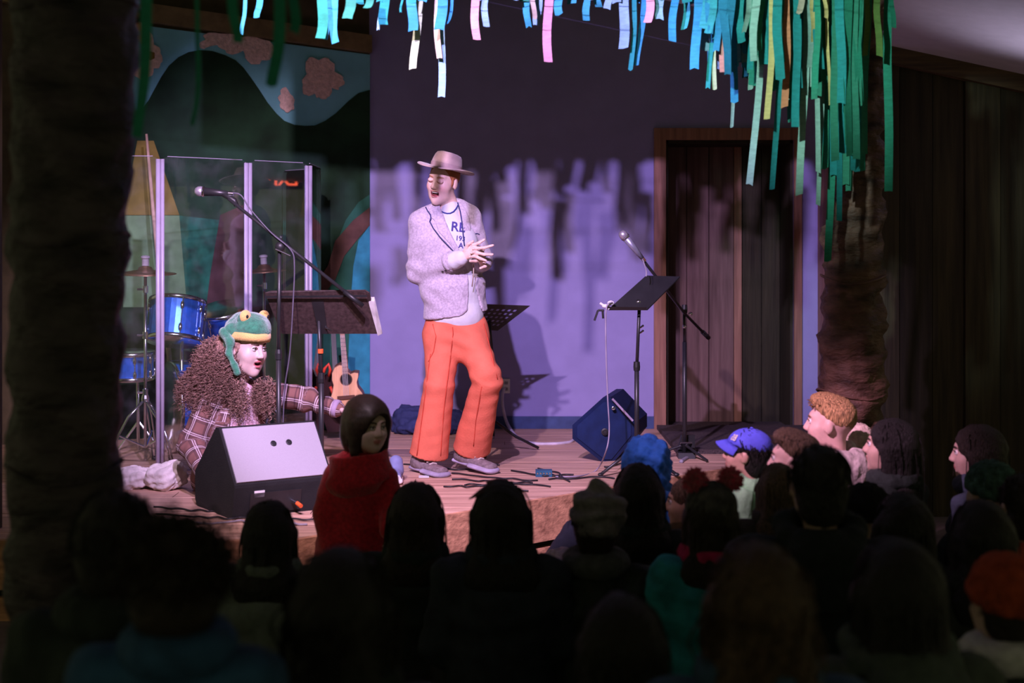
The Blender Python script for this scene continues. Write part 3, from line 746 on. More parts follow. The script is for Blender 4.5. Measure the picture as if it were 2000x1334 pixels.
bs = empty('microphone_stand', (P(545, 0, Ym)[0], Ym, SZ), 'black boom microphone stand crossing in front of the drum shield', 'microphone stand')
X = P(545, 0, Ym)[0]
MB().tube([(X, Ym, SZ+.02), P(544, 690, Ym)], .0125, 10).build('lower_tube', M_black, bs, smooth=True)
MB().tube([P(544, 692, Ym), P(546, 490, Ym)], .0095, 10).build('upper_tube', M_black, bs, smooth=True)
MB().lathe(P(544, 702, Ym), [(.017, 0), (.018, .03), (.014, .05)], n=12).build('height_clutch', M_blackp, bs)
MB().tube([P(446, 388, Ym-.01), P(548, 470, Ym), P(708, 597, Ym+.02)], [.0085, .0085, .0095], 10).build('boom_arm', M_black, bs, smooth=True)
MB().tube([P(672, 569, Ym+.016), P(709, 598, Ym+.021)], .0125, 10).build('counterweight', M_blackp, bs, smooth=True)
MB().ell(P(547, 482, Ym-.005), (.026, .022, .026)).build('boom_clutch', M_blackp, bs, smooth=True)
MB().tube([P(538, 487, Ym-.02), P(567, 500, Ym-.03)], .004, 6).build('clutch_lever', M_chrome, bs)
MB().tube([P(430, 376, Ym), P(458, 392, Ym), P(462, 402, Ym)], .013, 8).build('mic_clip', M_blackp, bs, smooth=True)
for a in (15, 95, 172):
    d = np.array([math.cos(math.radians(a)), math.sin(math.radians(a)), 0]); b = np.array([X, Ym, SZ])
    MB().tube([b+(0, 0, .08), b+d*.22+(0, 0, .011)], .008, 8).build('leg', M_black, bs)
def cable(name, pts, r, m, label, group=None):
    pts = [np.array(p, float) for p in pts]; out = []
    for i in range(len(pts)-1):
        p0 = pts[max(0, i-1)]; p1 = pts[i]; p2 = pts[i+1]; p3 = pts[min(len(pts)-1, i+2)]
        for t in np.linspace(0, 1, 6)[:-1]:
            out.append(.5*((2*p1)+(-p0+p2)*t+(2*p0-5*p1+4*p2-p3)*t*t+(-p0+3*p1-3*p2+p3)*t**3))
    out.append(pts[-1]); return MB().tube(out, r, 6).build(name, m, None, True, label=label, cat='cable', group=group)
M_cab = mat('black_cable', (.02, .018, .02), .5); M_gcab = mat('grey_cable', (.30, .27, .33), .5)
cable('microphone_cable', [P(450, 377, Ym), P(470, 381, Ym-.01), P(490, 410, Ym-.015), P(530, 455, Ym-.02), P(568, 488, Ym-.03), P(575, 520, Ym-.02), P(572, 600, Ym-.02), P(566, 690, Ym-.01), P(556, 760, Ym), P(552, 850, Ym+.02)]+[np.array([P(548, 0, Ym)[0], Ym-.05, SZ+.006])], .0036, mat('boom_cable', (.10, .09, .12), .5), 'grey cable running down the boom microphone stand')
mic(P(1212, 452, 8.0), P(1254, 504, 8.06), 'silver microphone pointing up left above the right music stand', mat('mic_silver', (.40, .40, .52), .35, .6))
ms = empty('microphone_stand', (P(1337, 0, 8.6)[0], 8.6, SZ), 'thin black microphone stand in front of the dark doorway', 'microphone stand')
X2 = P(1337, 0, 8.6)[0]
MB().tube([(X2, 8.6, SZ+.02), P(1337, 668, 8.6)], .013, 10).build('lower_tube', M_black, ms, smooth=True)
MB().tube([P(1337, 670, 8.6), P(1336, 596, 8.6)], .009, 10).build('upper_tube', M_black, ms, smooth=True)
MB().tube([P(1256, 508, 8.06), P(1285, 545, 8.2), P(1337, 612, 8.58), P(1376, 652, 8.75)], .0085, 8).build('boom_arm', M_black, ms, smooth=True)
MB().tube([P(1372, 648, 8.74), P(1384, 660, 8.8)], .014, 8).build('counterweight', M_blackp, ms, smooth=True)
for x, y in ((1349, 613), (1337, 638)): MB().ell(P(x, y, 8.56), (.013, .013, .011)).build('chrome_knob', M_chrome, ms, smooth=True)
MB().lathe(P(1337, 605, 8.6), [(.016, -.02), (.018, 0), (.016, .03)], n=12).build('boom_clutch', M_blackp, ms)
for a in (60, 190, 300):
    d = np.array([math.cos(math.radians(a)), math.sin(math.radians(a)), 0]); b = np.array([X2, 8.6, SZ])
    MB().tube([b+(0, 0, .08), b+d*.22+(0, 0, .011)], .008, 8).build('leg', M_black, ms)
def fl_(px, py, z=SZ+.006):
    Y = (CZ-z)*FPX/(py-HY); return np.array([(px-1000)/FPX*Y, Y, z])
cable('microphone_cable', [P(1255, 506, 8.05), P(1262, 528, 7.98), P(1262, 540, 7.96)], .0042, M_gcab, 'short grey cable tail under the silver microphone')
cable('hanging_cable', [P(1196, 590, Yr-.02), P(1186, 596, Yr-.03), P(1183, 625, Yr-.03), P(1184, 700, Yr-.03), P(1187, 780, Yr-.03), P(1190, 840, Yr-.03), P(1184, 880, Yr-.05), fl_(1165, 918), fl_(1130, 930), fl_(1085, 931)], .0042, mat('pale_cable', (.30, .26, .34), .5), 'pale cable hanging from the right music stand to the floor')

# ------------------------------------------------------------ ukulele, guitar behind it, outlet, wall clutter
M_spruce = wood('ukulele_top', (.72, .42, .22), (.58, .31, .15), 'z', .35)
Yu = 9.2
uk = empty('ukulele', P(678, 800, Yu), 'small pale wooden ukulele with a cutaway leaning behind the plaid sleeve', 'ukulele')
outl = [(662, 712), (653, 717), (648, 728), (648, 742), (651, 752), (649, 765), (645, 778), (646, 792), (655, 802), (675, 807), (697, 804), (710, 794), (713, 782), (708, 768), (699, 756), (697, 746), (700, 735), (700, 728), (692, 727), (684, 730), (678, 724), (672, 713)]
MB().prism([P(x, y, Yu+(800-y)*.0003) for x, y in outl], (0, .07, .01)).build('body', mat('ukulele_sides', (.18, .08, .05), .4), uk)
MB().prism([P(x+(680-x)*.03, y+(765-y)*.03, Yu-.003+(800-y)*.0003) for x, y in outl], (0, .004, 0)).build('soundboard', M_spruce, uk)
hole = P(676, 741, Yu-.006+.018); MB().lathe(hole, [(.034, 0), (.034, .004)], (0, -1, 0), 24).build('sound_hole', M_dark, uk)
MB().lathe(hole, [(.034, 0), (.040, 0), (.040, .003), (.034, .003)], (0, -1, 0), 24).build('rosette', mat('rosette_brown', (.12, .05, .03), .4), uk)
MB().prism([P(669, 730, Yu+.008), P(681, 730, Yu+.008), P(673, 652, Yu+.035), P(664, 652, Yu+.035)], (0, .016, 0)).build('neck', mat('neck_wood', (.30, .17, .11), .4), uk)
MB().prism([P(664, 652, Yu+.035), P(673, 652, Yu+.035), P(674, 628, Yu+.05), P(660, 628, Yu+.05)], (0, .012, 0)).build('headstock', MATS['ukulele_sides'], uk)
for i in range(9):
    y = 725-i*8; t = (730-y)/78; MB().tube([P(669-5*t, y, Yu+.007+.027*t), P(681-8*t, y, Yu+.007+.027*t)], .0016, 4).build('fret', M_chrome, uk)
MB().prism([P(659, 774, Yu-.004), P(693, 771, Yu-.004), P(693, 778, Yu-.004), P(659, 781, Yu-.004)], (0, -.008, 0)).build('bridge', MATS['rosette_brown'], uk)
for i in range(4): MB().tube([P(672+i*3, 774, Yu-.011), P(665+i*2.4, 655, Yu+.028)], .0012, 4).build('string', M_white, uk)
gt = empty('guitar', P(650, 840, 9.35), 'dark instrument with a red strap half hidden behind the ukulele', 'guitar')
MB().prism([P(x, y, 9.4) for x, y in [(632, 735), (648, 722), (668, 730), (690, 780), (700, 840), (640, 845), (626, 800)]], (0, .06, 0)).build('body', mat('dark_guitar', (.03, .012, .012), .3), gt)
MB().prism([P(650, 735, 9.38), P(660, 735, 9.38), P(655, 640, 9.5), P(646, 640, 9.5)], (0, .02, 0)).build('neck', M_black, gt)
MB().tube([P(632, 729, 9.3), P(634, 720, 9.3), P(642, 711, 9.3), P(645, 722, 9.3), P(642, 735, 9.32)], .010, 8).build('strap', mat('red_strap', (.65, .06, .03), .5), gt, smooth=True)
MB().tube([P(645, 755, 9.3), P(650, 768, 9.3), P(652, 775, 9.32)], .010, 8).build('strap_end', MATS['red_strap'], gt, smooth=True)
ot = empty('wall_outlet', P(989, 765, 9.985), 'white power outlet on the wall behind the orange trousers', 'outlet')
MB().box(P(981, 768, 9.985)+(0, -.0, 0), P(996, 740, 9.999)).build('cover_plate', M_white, ot)
for y in (748, 760): MB().box(P(985, y+3, 9.98)+(0, 0, 0), P(992, y-3, 9.9849)).build('socket', mat('socket_grey', (.3, .3, .32), .5), ot)
cable('power_cable', [P(985, 758, 9.97), P(981, 775, 9.93), P(983, 800, 9.93), P(992, 830, 9.9), fl_(1012, 856), fl_(1040, 866), fl_(1080, 867), fl_(1112, 864), fl_(1122, 858)], .011, mat('white_cable', (.62, .56, .66), .5), 'white power cable curving from the wall outlet to the blue wedge')
c = fl_(825, 872); 
def fo(V): return wob(V, .016, 22, 9)+wob(V, .007, 55, 4)
sdf_obj('dark_tarp', [ell((c[0]-.1, 9.80, SZ+.07), (.17, .11, .12), k=.05), ell((c[0]+.12, 9.82, SZ+.05), (.18, .11, .10), k=.05), ell((c[0]+.0, 9.7, SZ+.04), (.22, .1, .06), k=.05), half((0, 0, -1), (0, 0, SZ+.002)), half((0, 1, 0), (0, 9.96, 0))], .012, mat('navy_cloth', (.03, .04, .12), .85, bump=.2), fold=fo, label='heap of dark blue cloth against the wall behind the man', cat='cloth')
# cables on the stage boards
k = 0
CB = [([(880, 923), (930, 930), (985, 934), (1050, 938)], 'black cable lying straight toward the blue plug box'), ([(885, 935), (950, 940), (1010, 942), (1040, 943)], 'second black cable parallel to the first, with a knot'), ([(905, 946), (960, 947), (1020, 944), (1075, 950)], 'thin black cable crossing below the others at centre stage'), ([(868, 950), (930, 950), (960, 947)], 'short black cable end nearest the stage edge at centre'), ([(1000, 920), (1040, 926), (1075, 930), (1120, 927)], 'black cable running right from the plug box'), ([(1050, 914), (1090, 922), (1110, 940), (1080, 928), (1055, 916)], 'looped black cable curling over the plug box'), ([(1070, 935), (1120, 934), (1160, 930), (1200, 934)], 'faint thin cable trailing right toward the blue hat'), ([(1010, 960), (1032, 959)], 'tiny stray cable end beside the long haired head'), ([(790, 905), (850, 910), (900, 918), (960, 914)], 'dark cable behind the shoes of the man'), ([(1180, 912), (1205, 908), (1215, 905)], 'thick black cable end near the blue hat'), ([(300, 990), (360, 995), (430, 1000)], 'black cable on the boards left of the silver wedge'), ([(305, 1003), (360, 1007), (440, 1012), (620, 1014)], 'long cable along the front of the silver wedge'), ([(310, 1012), (400, 1022), (470, 1018), (600, 1024)], 'pale cable along the front edge of the stage'), ([(930, 895), (905, 899), (975, 908)], 'dark cable end under the raised shoe')]
def wig(pts, sd):
    r = random.Random(sd); out = []
    for (x0, y0), (x1, y1) in zip(pts, pts[1:]):
        n = max(2, int(abs(x1-x0)/14))
        for k_ in range(n): t = k_/n; out.append((x0+(x1-x0)*t+r.uniform(-3, 3), y0+(y1-y0)*t+r.uniform(-1.6, 1.6)))
    return out+[pts[-1]]
CB = [(wig(p_, i_), l_) for i_, (p_, l_) in enumerate(CB)]
for pts, lb in CB: cable('floor_cable', [fl_(x, y, SZ+.006+.0015*(i_ % 2)) for i_, (x, y) in enumerate(pts)], .0046, M_cab if 'pale' not in lb else M_gcab, lb, 'cables on the stage floor')
cable('floor_cable', [fl_(1330, 902), fl_(1345, 893), fl_(1375, 880), fl_(1390, 874)], .012, M_gcab, 'thick grey cable near the blue capped boy', 'cables on the stage floor')
bx = empty('plug_box', fl_(1062, 930, SZ), 'small dark blue plug box with lights among the floor cables', 'plug box')
c = fl_(1062, 930, SZ)
MB().box(c+(-.045, -.03, 0), c+(.045, .03, .035)).build('case', mat('plug_box_blue', (.02, .09, .16), .4), bx)
for i in range(5): MB().ell(c+(-.034+.017*i, -.031, .02), (.006, .004, .006), n=8, m=6).build('indicator', M_chrome, bx)
MB().prism([fl_(818, 933, SZ+.001), fl_(838, 933, SZ+.001), fl_(838, 929, SZ+.001), fl_(818, 929, SZ+.001)], (0, 0, .002)).build('tape_mark', M_white, label='small white tape mark on the stage under the left shoe', cat='tape')
pd = empty('foot_pedal', fl_(1340, 895, SZ), 'small black and silver foot pedal by the right edge of the stage', 'pedal')
c = fl_(1340, 895, SZ); MB().prism([c+(-.05, -.04, 0), c+(.05, -.04, 0), c+(.05, .05, 0), c+(-.05, .05, 0)], (0, .01, .035)).build('base', M_blackp, pd)
MB().prism([c+(-.03, .05, .04), c+(.03, .05, .04), c+(.035, -.02, .09), c+(-.035, -.02, .09)], (0, .008, .008)).build('plate', M_chrome, pd)
MB().prism([c+(-.05, .06, .0), c+(.06, .06, .0), c+(.06, .06, .13), c+(-.02, .06, .13)], (0, .03, 0)).build('bracket', M_blackp, pd)
# exit sign at the back of the hall (seen mirrored in the shield)
a = np.array(pp[2]); b = np.array(pp[3]); d = (b-a)/np.linalg.norm(b-a); n2 = np.array([d[1], -d[0]])
ray = np.array([(549-1000)/FPX, 1., -(350-HY)/FPX]); t = ((a-0*ray[:2])@n2)/(ray[:2]@n2); hit = np.array([0, 0, CZ])+ray*t
n3 = np.array([*n2, 0]); rf = ray-2*(ray@n3)*n3; rf = rf/np.linalg.norm(rf)
ec = hit+rf*6.2
ex = empty('exit_sign', ec-(0, 0, .1), 'red glowing exit sign mirrored in the drum shield', 'exit sign')
fx = nrm(np.cross((0, 0, 1), rf)); fy = np.cross(rf, fx)
MB().box((-.22, -.06, -.10), (.22, -.002, .10), np.stack([fx, nrm(np.cross(np.array([0, 0, 1.]), fx)), [0, 0, 1]], 1), ec+rf*.0).build('sign_box', M_blackp, ex)
text_mesh('EXIT', .17, lambda u, v: ec-rf*.004+fx*-u+np.array([0, 0, 1])*(v-.06)).build('letters', mat('exit_red', (1, .12, .05), .5, emit=9), ex)

# ------------------------------------------------------------ people
def head_prims(c, R, s=1., jaw=0., female=False, ears=True):
    """head solid: local x right, y forward, z up; chin at z=-.117, crown at z=.115"""
    c = np.asarray(c, float)
    def w(x, y, z): return c+s*(R@np.array([x, y, z]))
    e = lambda x, y, z, r, k=.02, op='+': ell(w(x, y, z), np.array(r)*s if not np.isscalar(r) else r*s, R, k*s, op)
    q = [e(0, -.012, .030, (.074, .094, .085), .03), e(0, .028, -.020, (.060, .064, .082), .03), e(0, .060, -.092-jaw, (.025, .025, .023), .04),
         e(.036, .052, -.028, .030, .03), e(-.036, .052, -.028, .030, .03), e(0, .070, .034, (.048, .022, .016), .02),
         e(.034, .030, -.070-jaw*.7, (.022, .030, .026), .035), e(-.034, .030, -.070-jaw*.7, (.022, .030, .026), .035),
         e(.029, .096, .008, .0155, .016, '-'), e(-.029, .096, .008, .0155, .016, '-'),
         cone(w(0, .088, .018), w(0, .107, -.024), .0080*s, .0110*s, .012*s), e(.011, .099, -.028, .0085, .008), e(-.011, .099, -.028, .0085, .008),
         e(0, .089, -.050, (.020, .010, .0055), .006), e(0, .086, -.062-jaw, (.018, .010, .0065), .006)]
    if ears:
        q += [e(.076, -.004, -.006, (.010, .020, .030), .008), e(-.076, -.004, -.006, (.010, .020, .030), .008)]
    return q
def face_bits(root, c, R, s, eyes='open', brow=(.08, .05, .03), iris=(.06, .04, .03)):
    c = np.asarray(c, float)
    def w(x, y, z): return c+s*(R@np.array([x, y, z]))
    mb = mat('brow_%d' % int(brow[0]*1000), brow, .8)
    for sx in (1, -1):
        if eyes == 'open':
            MB().ell(w(.029*sx, .080, .008), (.0125*s,)*3, R, 12, 8).build('eye', mat('eye_white', (.75, .72, .70), .2), root, smooth=True)
            MB().ell(w(.029*sx, .0885, .008), (.0062*s, .0048*s, .0062*s), R, 10, 6).build('iris', mat('iris_dark', iris, .1), root, smooth=True)
            MB().tube([w(.016*sx, .0895, .011), w(.029*sx, .0955, .0165), w(.043*sx, .087, .012)], .0024*s, 6).build('lash_line', mb, root, smooth=True)
        else:
            MB().tube([w(.014*sx, .0945, .0065), w(.022*sx, .0985, .003), w(.032*sx, .0985, .003), w(.047*sx, .086, .009)], .0019*s, 6).build('closed_eyelid', mat('lid_shadow', (.30, .12, .09), .7), root, smooth=True)
            MB().ell(w(.029*sx, .0855, .009), (.0205*s, .0135*s, .0135*s), R, 10, 6).build('eyelid', mat('eyelid_skin', (.66, .44, .38), .5, var=.05), root, smooth=True)
        MB().tube([w(.012*sx, .094, .027), w(.028*sx, .0925, .033), w(.046*sx, .078, .029)], [.0030*s, .0034*s, .002*s], 6).build('eyebrow', mb, root, smooth=True)
root_skin = [None]
def hair_strands(mb, scalp, flow, n, L, r, curl=0., seed=0, seg=9, pull=(0, 0, -1), turns=3., fall=.6, lay=.5):
    """tubes starting on scalp(rng)->(point, normal), bending toward pull"""
    g = np.random.default_rng(seed); pull = nrm(pull)
    pn = [scalp(g) for _ in range(n)]; p = np.array([x[0] for x in pn]); nn = np.array([x[1] for x in pn])
    un = lambda v: v/np.maximum(np.linalg.norm(v, axis=-1, keepdims=True), 1e-9)
    tan = un(pull-nn*(nn@pull)[:, None]); d = un(nn*(1-lay)+tan*lay+.25*g.normal(size=(n, 3))); st = (L*g.uniform(.6, 1.1, n)/seg)[:, None]
    path = [p]
    for i in range(seg):
        d = un(d*(1-fall*.5)+pull*fall*.5+flow*.3*g.normal(size=(n, 3))); p = p+d*st; path.append(p)
    pa = np.stack(path, 1)
    if curl:
        m = seg*4; t = np.linspace(0, seg-1e-4, m); i = t.astype(int); base = pa[:, i]+(pa[:, i+1]-pa[:, i])*(t-i)[None, :, None]; ax = un(pa[:, i+1]-pa[:, i])
        u = un(np.cross(ax, np.array([.3, .9, .2]))); v = np.cross(ax, u); a = (g.uniform(0, 6.28, n)[:, None]+turns*2*math.pi*t/seg*g.uniform(.85, 1.15, n)[:, None])[..., None]
        rr = (curl*np.minimum(1, t/2+.2))[None, :, None]; pa = base+rr*(np.cos(a)*u+np.sin(a)*v)
    k = pa.shape[1]; mb.strands(pa, r*(1-.6*np.arange(k)/(k-1)), 3)

# hands: 4 fingers with two joints and a thumb
def hand(wrist, fw, palm_n, s=1., curl=.35, spread=.12, thumb=1):
    """prims of a relaxed hand; fw = pointing direction, palm_n = out of the palm, thumb = +1/-1 side"""
    fw = nrm(fw); pn = nrm(np.asarray(palm_n)-fw*np.dot(palm_n, fw)); sd = np.cross(fw, pn)*thumb; w = np.asarray(wrist, float)
    q = [slab(w+fw*.01*s, w+fw*.085*s, (.026*s, .014*s), (.040*s, .013*s), sd, .012)]
    for i, (o, L) in enumerate(((.030, .072), (.010, .080), (-.010, .075), (-.029, .058))):
        b = w+fw*.085*s+sd*o*s; d1 = nrm(fw+sd*spread*(1.5-i)*.4+pn*curl*.5); d2 = nrm(fw+sd*spread*(1.5-i)*.4+pn*curl*1.8)
        m = b+d1*L*.55*s; q += [cone(b-fw*.01*s, m, .0092*s, .0082*s, .006), cone(m, m+d2*L*.45*s, .0082*s, .0068*s, .006)]
    b = w+fw*.025*s+sd*.028*s; m = b+nrm(fw*.7+sd*.75+pn*.25)*.042*s
    q += [cone(b, m, .013*s, .0105*s, .01), cone(m, m+nrm(fw+sd*.25+pn*.3)*.034*s, .0100*s, .0080*s, .006)]
    return q

def plaid_mat(name, base, dark, light, scale=1., xyz=False):
    m = bpy.data.materials.new(name); m.use_nodes = True; nt = m.node_tree; b = nt.nodes['Principled BSDF']; b.inputs['Roughness'].default_value = .9
    a = nt.nodes.new('ShaderNodeAttribute'); a.attribute_name = 'plaid'; sp = nt.nodes.new('ShaderNodeSeparateXYZ'); nt.links.new(a.outputs['Vector'], sp.inputs[0])
    def stripe(sock, period, w, ph):
        m1 = nt.nodes.new('ShaderNodeMath'); m1.operation = 'MULTIPLY_ADD'; m1.inputs[1].default_value = 1/(period*scale); m1.inputs[2].default_value = ph; nt.links.new(sock, m1.inputs[0])
        m2 = nt.nodes.new('ShaderNodeMath'); m2.operation = 'FRACT'; nt.links.new(m1.outputs[0], m2.inputs[0])
        m3 = nt.nodes.new('ShaderNodeMath'); m3.operation = 'LESS_THAN'; m3.inputs[1].default_value = w; nt.links.new(m2.outputs[0], m3.inputs[0]); return m3.outputs[0]
    cur = None
    def mixc(fac, col, amt):
        nonlocal cur
        k = nt.nodes.new('ShaderNodeMath'); k.operation = 'MULTIPLY'; k.inputs[1].default_value = amt; nt.links.new(fac, k.inputs[0])
        x = nt.nodes.new('ShaderNodeMix'); x.data_type = 'RGBA'; nt.links.new(k.outputs[0], x.inputs[0])
        if cur is None: x.inputs[6].default_value = (*base, 1)
        else: nt.links.new(cur, x.inputs[6])
        x.inputs[7].default_value = (*col, 1); cur = x.outputs[2]
    for i in (0, 1):
        s_ = sp.outputs[i]; mixc(stripe(s_, .085, .45, .1), dark, .55)
    for i in (0, 1):
        s_ = sp.outputs[i]
        mixc(stripe(s_, .085, .055, .0), light, .62); mixc(stripe(s_, .085, .05, .88), light, .62)
    nt.links.new(cur, b.inputs['Base Color']); MATS[name] = m; return m

# ============ the man in the hat
def build_man():
    Y0 = 8.0
    def M(px, py, dy=0.): return P(px, py, Y0+dy)
    rt = empty('person', (M(880, 0)[0], Y0, SZ), 'laughing man in a felt hat, pale blazer and orange flared trousers on stage', 'person')
    skin = skin_mat('man_skin', (.68, .47, .40)); root_skin[0] = skin
    HC = M(866, 354, .0); f = nrm((-.46, -.86, -.10)); R = frame(f, (.20, 0, 1)); s = 1.0
    def w(x, y, z): return HC+s*(R@np.array([x, y, z]))
    nk = M(884, 412, .04)
    shR, shL = M(822, 434, .0), M(918, 424, .07)
    elR, wrR = M(815, 531, .03), M(905, 503, -.17)
    elL, wrL = M(941, 508, .10), M(943, 512, -.07)
    hipc = M(890, 640, .05); kR, aR = M(858, 748, -.03), M(837, 889, .05); kL, aL = M(953, 738, -.09), M(923, 868, .12)
    hR, hL = M(866, 655, .05), M(916, 655, .05)
    body = head_prims(HC, R, s, jaw=.016)
    mouth = [ell(w(0, .096, -.0640), np.array((.027, .034, .0135)), R, .004, '-')]
    body += mouth
    body += [cone(nk+(0, .01, -.03), w(0, -.015, -.06), .056, .052, .03), cone(M(878, 445, .05), M(885, 600, .06), .10, .09, .05), cone(shR, shL, .045, .045, .05),
             cone(shR, elR, .04, .034, .02), cone(elR, wrR, .034, .023, .02), cone(shL, elL, .04, .034, .02), cone(elL, wrL, .034, .023, .02),
             cone(hR, kR, .06, .05, .04), cone(kR, aR, .045, .035, .03), cone(hL, kL, .06, .05, .04), cone(kL, aL, .045, .035, .03), cone(M(885, 600, .06), hipc, .09, .09, .05)]
    # right hand laid over the left, fingers pointing right
    K = lambda px, py, dy: M(px, py, dy)
    body += [slab(K(903, 501, -.175), K(926, 489, -.20), (.024, .017), (.036, .016), (0, 0, 1), .012)]
    for k0, k1, k2 in (((924, 479, -.205), (936, 474, -.215), (946, 468, -.21)), ((929, 485, -.21), (946, 484, -.225), (963, 479, -.22)), ((930, 493, -.205), (946, 497, -.22), (962, 497, -.215)), ((927, 500, -.195), (938, 505, -.21), (949, 509, -.21)), ((908, 490, -.19), (914, 477, -.205), (924, 471, -.215))):
        body += [cone(K(*k0), K(*k1), .0098, .0088, .005), cone(K(*k1), K(*k2), .0088, .0072, .005)]
    body += [slab(wrL, K(938, 496, -.15), (.026, .016), (.036, .016), (.3, 0, 1), .012)]
    for k0, k1, k2 in (((944, 488, -.155), (936, 483, -.185), (924, 486, -.222)), ((942, 495, -.16), (933, 492, -.195), (920, 494, -.228)), ((940, 502, -.16), (930, 501, -.20), (917, 502, -.226)), ((938, 509, -.155), (929, 510, -.19), (918, 510, -.215)), ((945, 512, -.12), (948, 520, -.16), (938, 524, -.18))):
        body += [cone(K(*k0), K(*k1), .0098, .0088, .005), cone(K(*k1), K(*k2), .0088, .0072, .005)]
    def tint(V):
        c = np.ones((len(V), 4)); q = (V-HC)@R/s
        inm = ((q[:, 0]/.0265)**2+((q[:, 2]+.064)/.0145)**2 < 1) & (q[:, 1] > .045) & (q[:, 1] < .088)
        lip = (np.abs(q[:, 0]) < .026) & (q[:, 2] > -.088) & (q[:, 2] < -.046) & (q[:, 1] > .06) & ~inm & (((q[:, 0]/.031)**2+((q[:, 2]+.064)/.021)**2) < 1)
        c[lip, :3] = (.85, .45, .5); c[inm, :3] = (.14, .03, .05)
        blush = np.exp(-(((np.abs(q[:, 0])-.042)/.02)**2+((q[:, 2]+.03)/.02)**2))*(q[:, 1] > .02); c[:, 1] -= .18*blush; c[:, 2] -= .15*blush
        return c
    bo = sdf_obj('body', body, .0052, skin, rt, tint=tint)
    face_bits(rt, HC, R, s, 'closed', (.45, .22, .12))
    MB().ell(w(0, .080, -.0565), (.021, .012, .0052), R, 12, 6).build('teeth', mat('teeth', (.85, .82, .78), .25), rt, smooth=True)
    MB().ell(w(0, .072, -.073), (.017, .014, .005), R, 12, 6).build('tongue', mat('tongue', (.50, .12, .14), .4), rt, smooth=True)
    hair = [ell(w(0, -.014, .032), (.079, .099, .088), R, .01), half(R@np.array([0, 1., -.35]), w(0, .034, -.0), .01), half((R@np.array([0, .0, -1.])), w(0, 0, -.045), .01)]
    sdf_obj('hair', hair, .006, mat('ginger_hair', (.36, .13, .05), .7, bump=.4, bscale=200), rt)
    for sx in (1, -1): MB().tube([w(.071*sx, .022, .03), w(.074*sx, .026, .005), w(.072*sx, .028, -.02)], [.008, .007, .003], 6).build('sideburn', MATS['ginger_hair'], rt, smooth=True)
    # hat
    M_hat = mat('felt_hat', (.46, .34, .31), .9, var=.06, bump=.15, bscale=150, sheen=.3)
    hf = nrm(R[:, 1]+R[:, 2]*.20); hz = nrm(R[:, 2]-R[:, 1]*.20+R[:, 0]*-.02); hx = nrm(np.cross(hf, hz)); hb = w(0, -.014, .066)
    V = []; F = []; n = 48
    rings = [(.150, .192, .0, 1), (.146, .188, .004, 1), (.110, .135, .000, 1), (.085, .106, .004, 0), (.0815, .1025, .012, 0), (.079, .099, .042, 0), (.072, .090, .072, 0), (.063, .080, .086, 0), (.048, .063, .091, 0), (.028, .040, .088, 0), (.006, .008, .086, 0)]
    under = [(.150, .192, -.004, 1), (.110, .135, -.005, 1), (.083, .104, -.002, 0), (.078, .098, .006, 0)]
    def ring(a, b, z, br):
        for k in range(n):
            t = 2*math.pi*k/n; cx, cy = math.cos(t), math.sin(t); rr = 1.
            zz = z
            if br: fac = (a-.085)/.065; zz += fac*(.010*abs(cx)**2-.012*max(0, cy)**2+.002)
            if not br and z > .04:
                pin = (z-.04)/.055; rr -= .12*pin*math.exp(-((abs(cx)-.55)/.30)**2)*(cy > 0)*max(0, cy)
                zz += .004*pin*cy
            V.append(hb+hx*a*cx*rr+hf*b*cy*rr+hz*zz)
    for a in reversed(under): ring(*a)
    for a in rings: ring(*a)
    for i in range(len(under)+len(rings)-1):
        for k in range(n): a_, b_ = i*n+k, i*n+(k+1) % n; F.append((a_, b_, b_+n, a_+n))
    F.append(tuple(range((len(under)+len(rings)-1)*n, (len(under)+len(rings))*n)))
    ht = mesh_obj('felt_hat', V, F, M_hat, None, True); tag(ht, 'taupe felt fedora with a wide brim worn by the laughing man', 'hat')
    ht.parent = None
    band = MB(); V = []; F = []
    for z, e in ((.006, .0018), (.030, .0022)):
        for k in range(n):
            t = 2*math.pi*k/n; V.append(hb+hx*(.0815+e)*math.cos(t)+hf*(.1025+e)*math.sin(t)+hz*z)
    for k in range(n): F.append((k, (k+1) % n, n+(k+1) % n, n+k))
    mesh_obj('hat_band', V, F, mat('hat_band_cloth', (.40, .29, .28), .8), ht, True)
    # shirt
    M_tee = mat('grey_tee', (.55, .56, .60), .9, var=.06, scale=20, bump=.1)
    sh_ = [slab(M(878, 409, .035), M(876, 470, .02), (.060, .066), (.150, .105), (1, 0, 0), .04), slab(M(876, 470, .02), M(884, 560, .03), (.150, .105), (.135, .105), (1, 0, 0), .05), slab(M(884, 560, .03), M(890, 618, .035), (.135, .105), (.155, .115), (1, 0, 0), .05),
           cone(elR+(0, 0, .0), wrR-(nrm(wrR-elR)*.02), .052, .043, .02), cone(elL, wrL-(nrm(wrL-elL)*.02), .05, .040, .02), cone(wrR-nrm(wrR-elR)*.06, wrR-nrm(wrR-elR)*.015, .049, .041, .01)]
    sdf_obj('grey_tee_shirt', sh_, .008, M_tee, rt, wrinkle=(.0025, 22, 3))
    cpts = []
    for x_, y_ in ((852, 402), (856, 408), (862, 413), (868, 416), (874, 417.5), (880, 417), (886, 414), (891, 408), (894, 401)):
        p_ = M(x_, y_); yy = front_y(sh_, p_[0], p_[2], Y0-.4, Y0+.2); cpts.append((p_[0], (yy if yy else Y0+.0)-.001, p_[2]))
    MB().tube(cpts, .0042, 6).build('shirt_collar', mat('navy_trim', (.03, .04, .22), .8), rt, smooth=True)
    # jacket
    M_jk = mat('tweed_blazer', (.47, .41, .49), .95, var=.14, scale=90, bump=.25, bscale=220, sheen=.2)
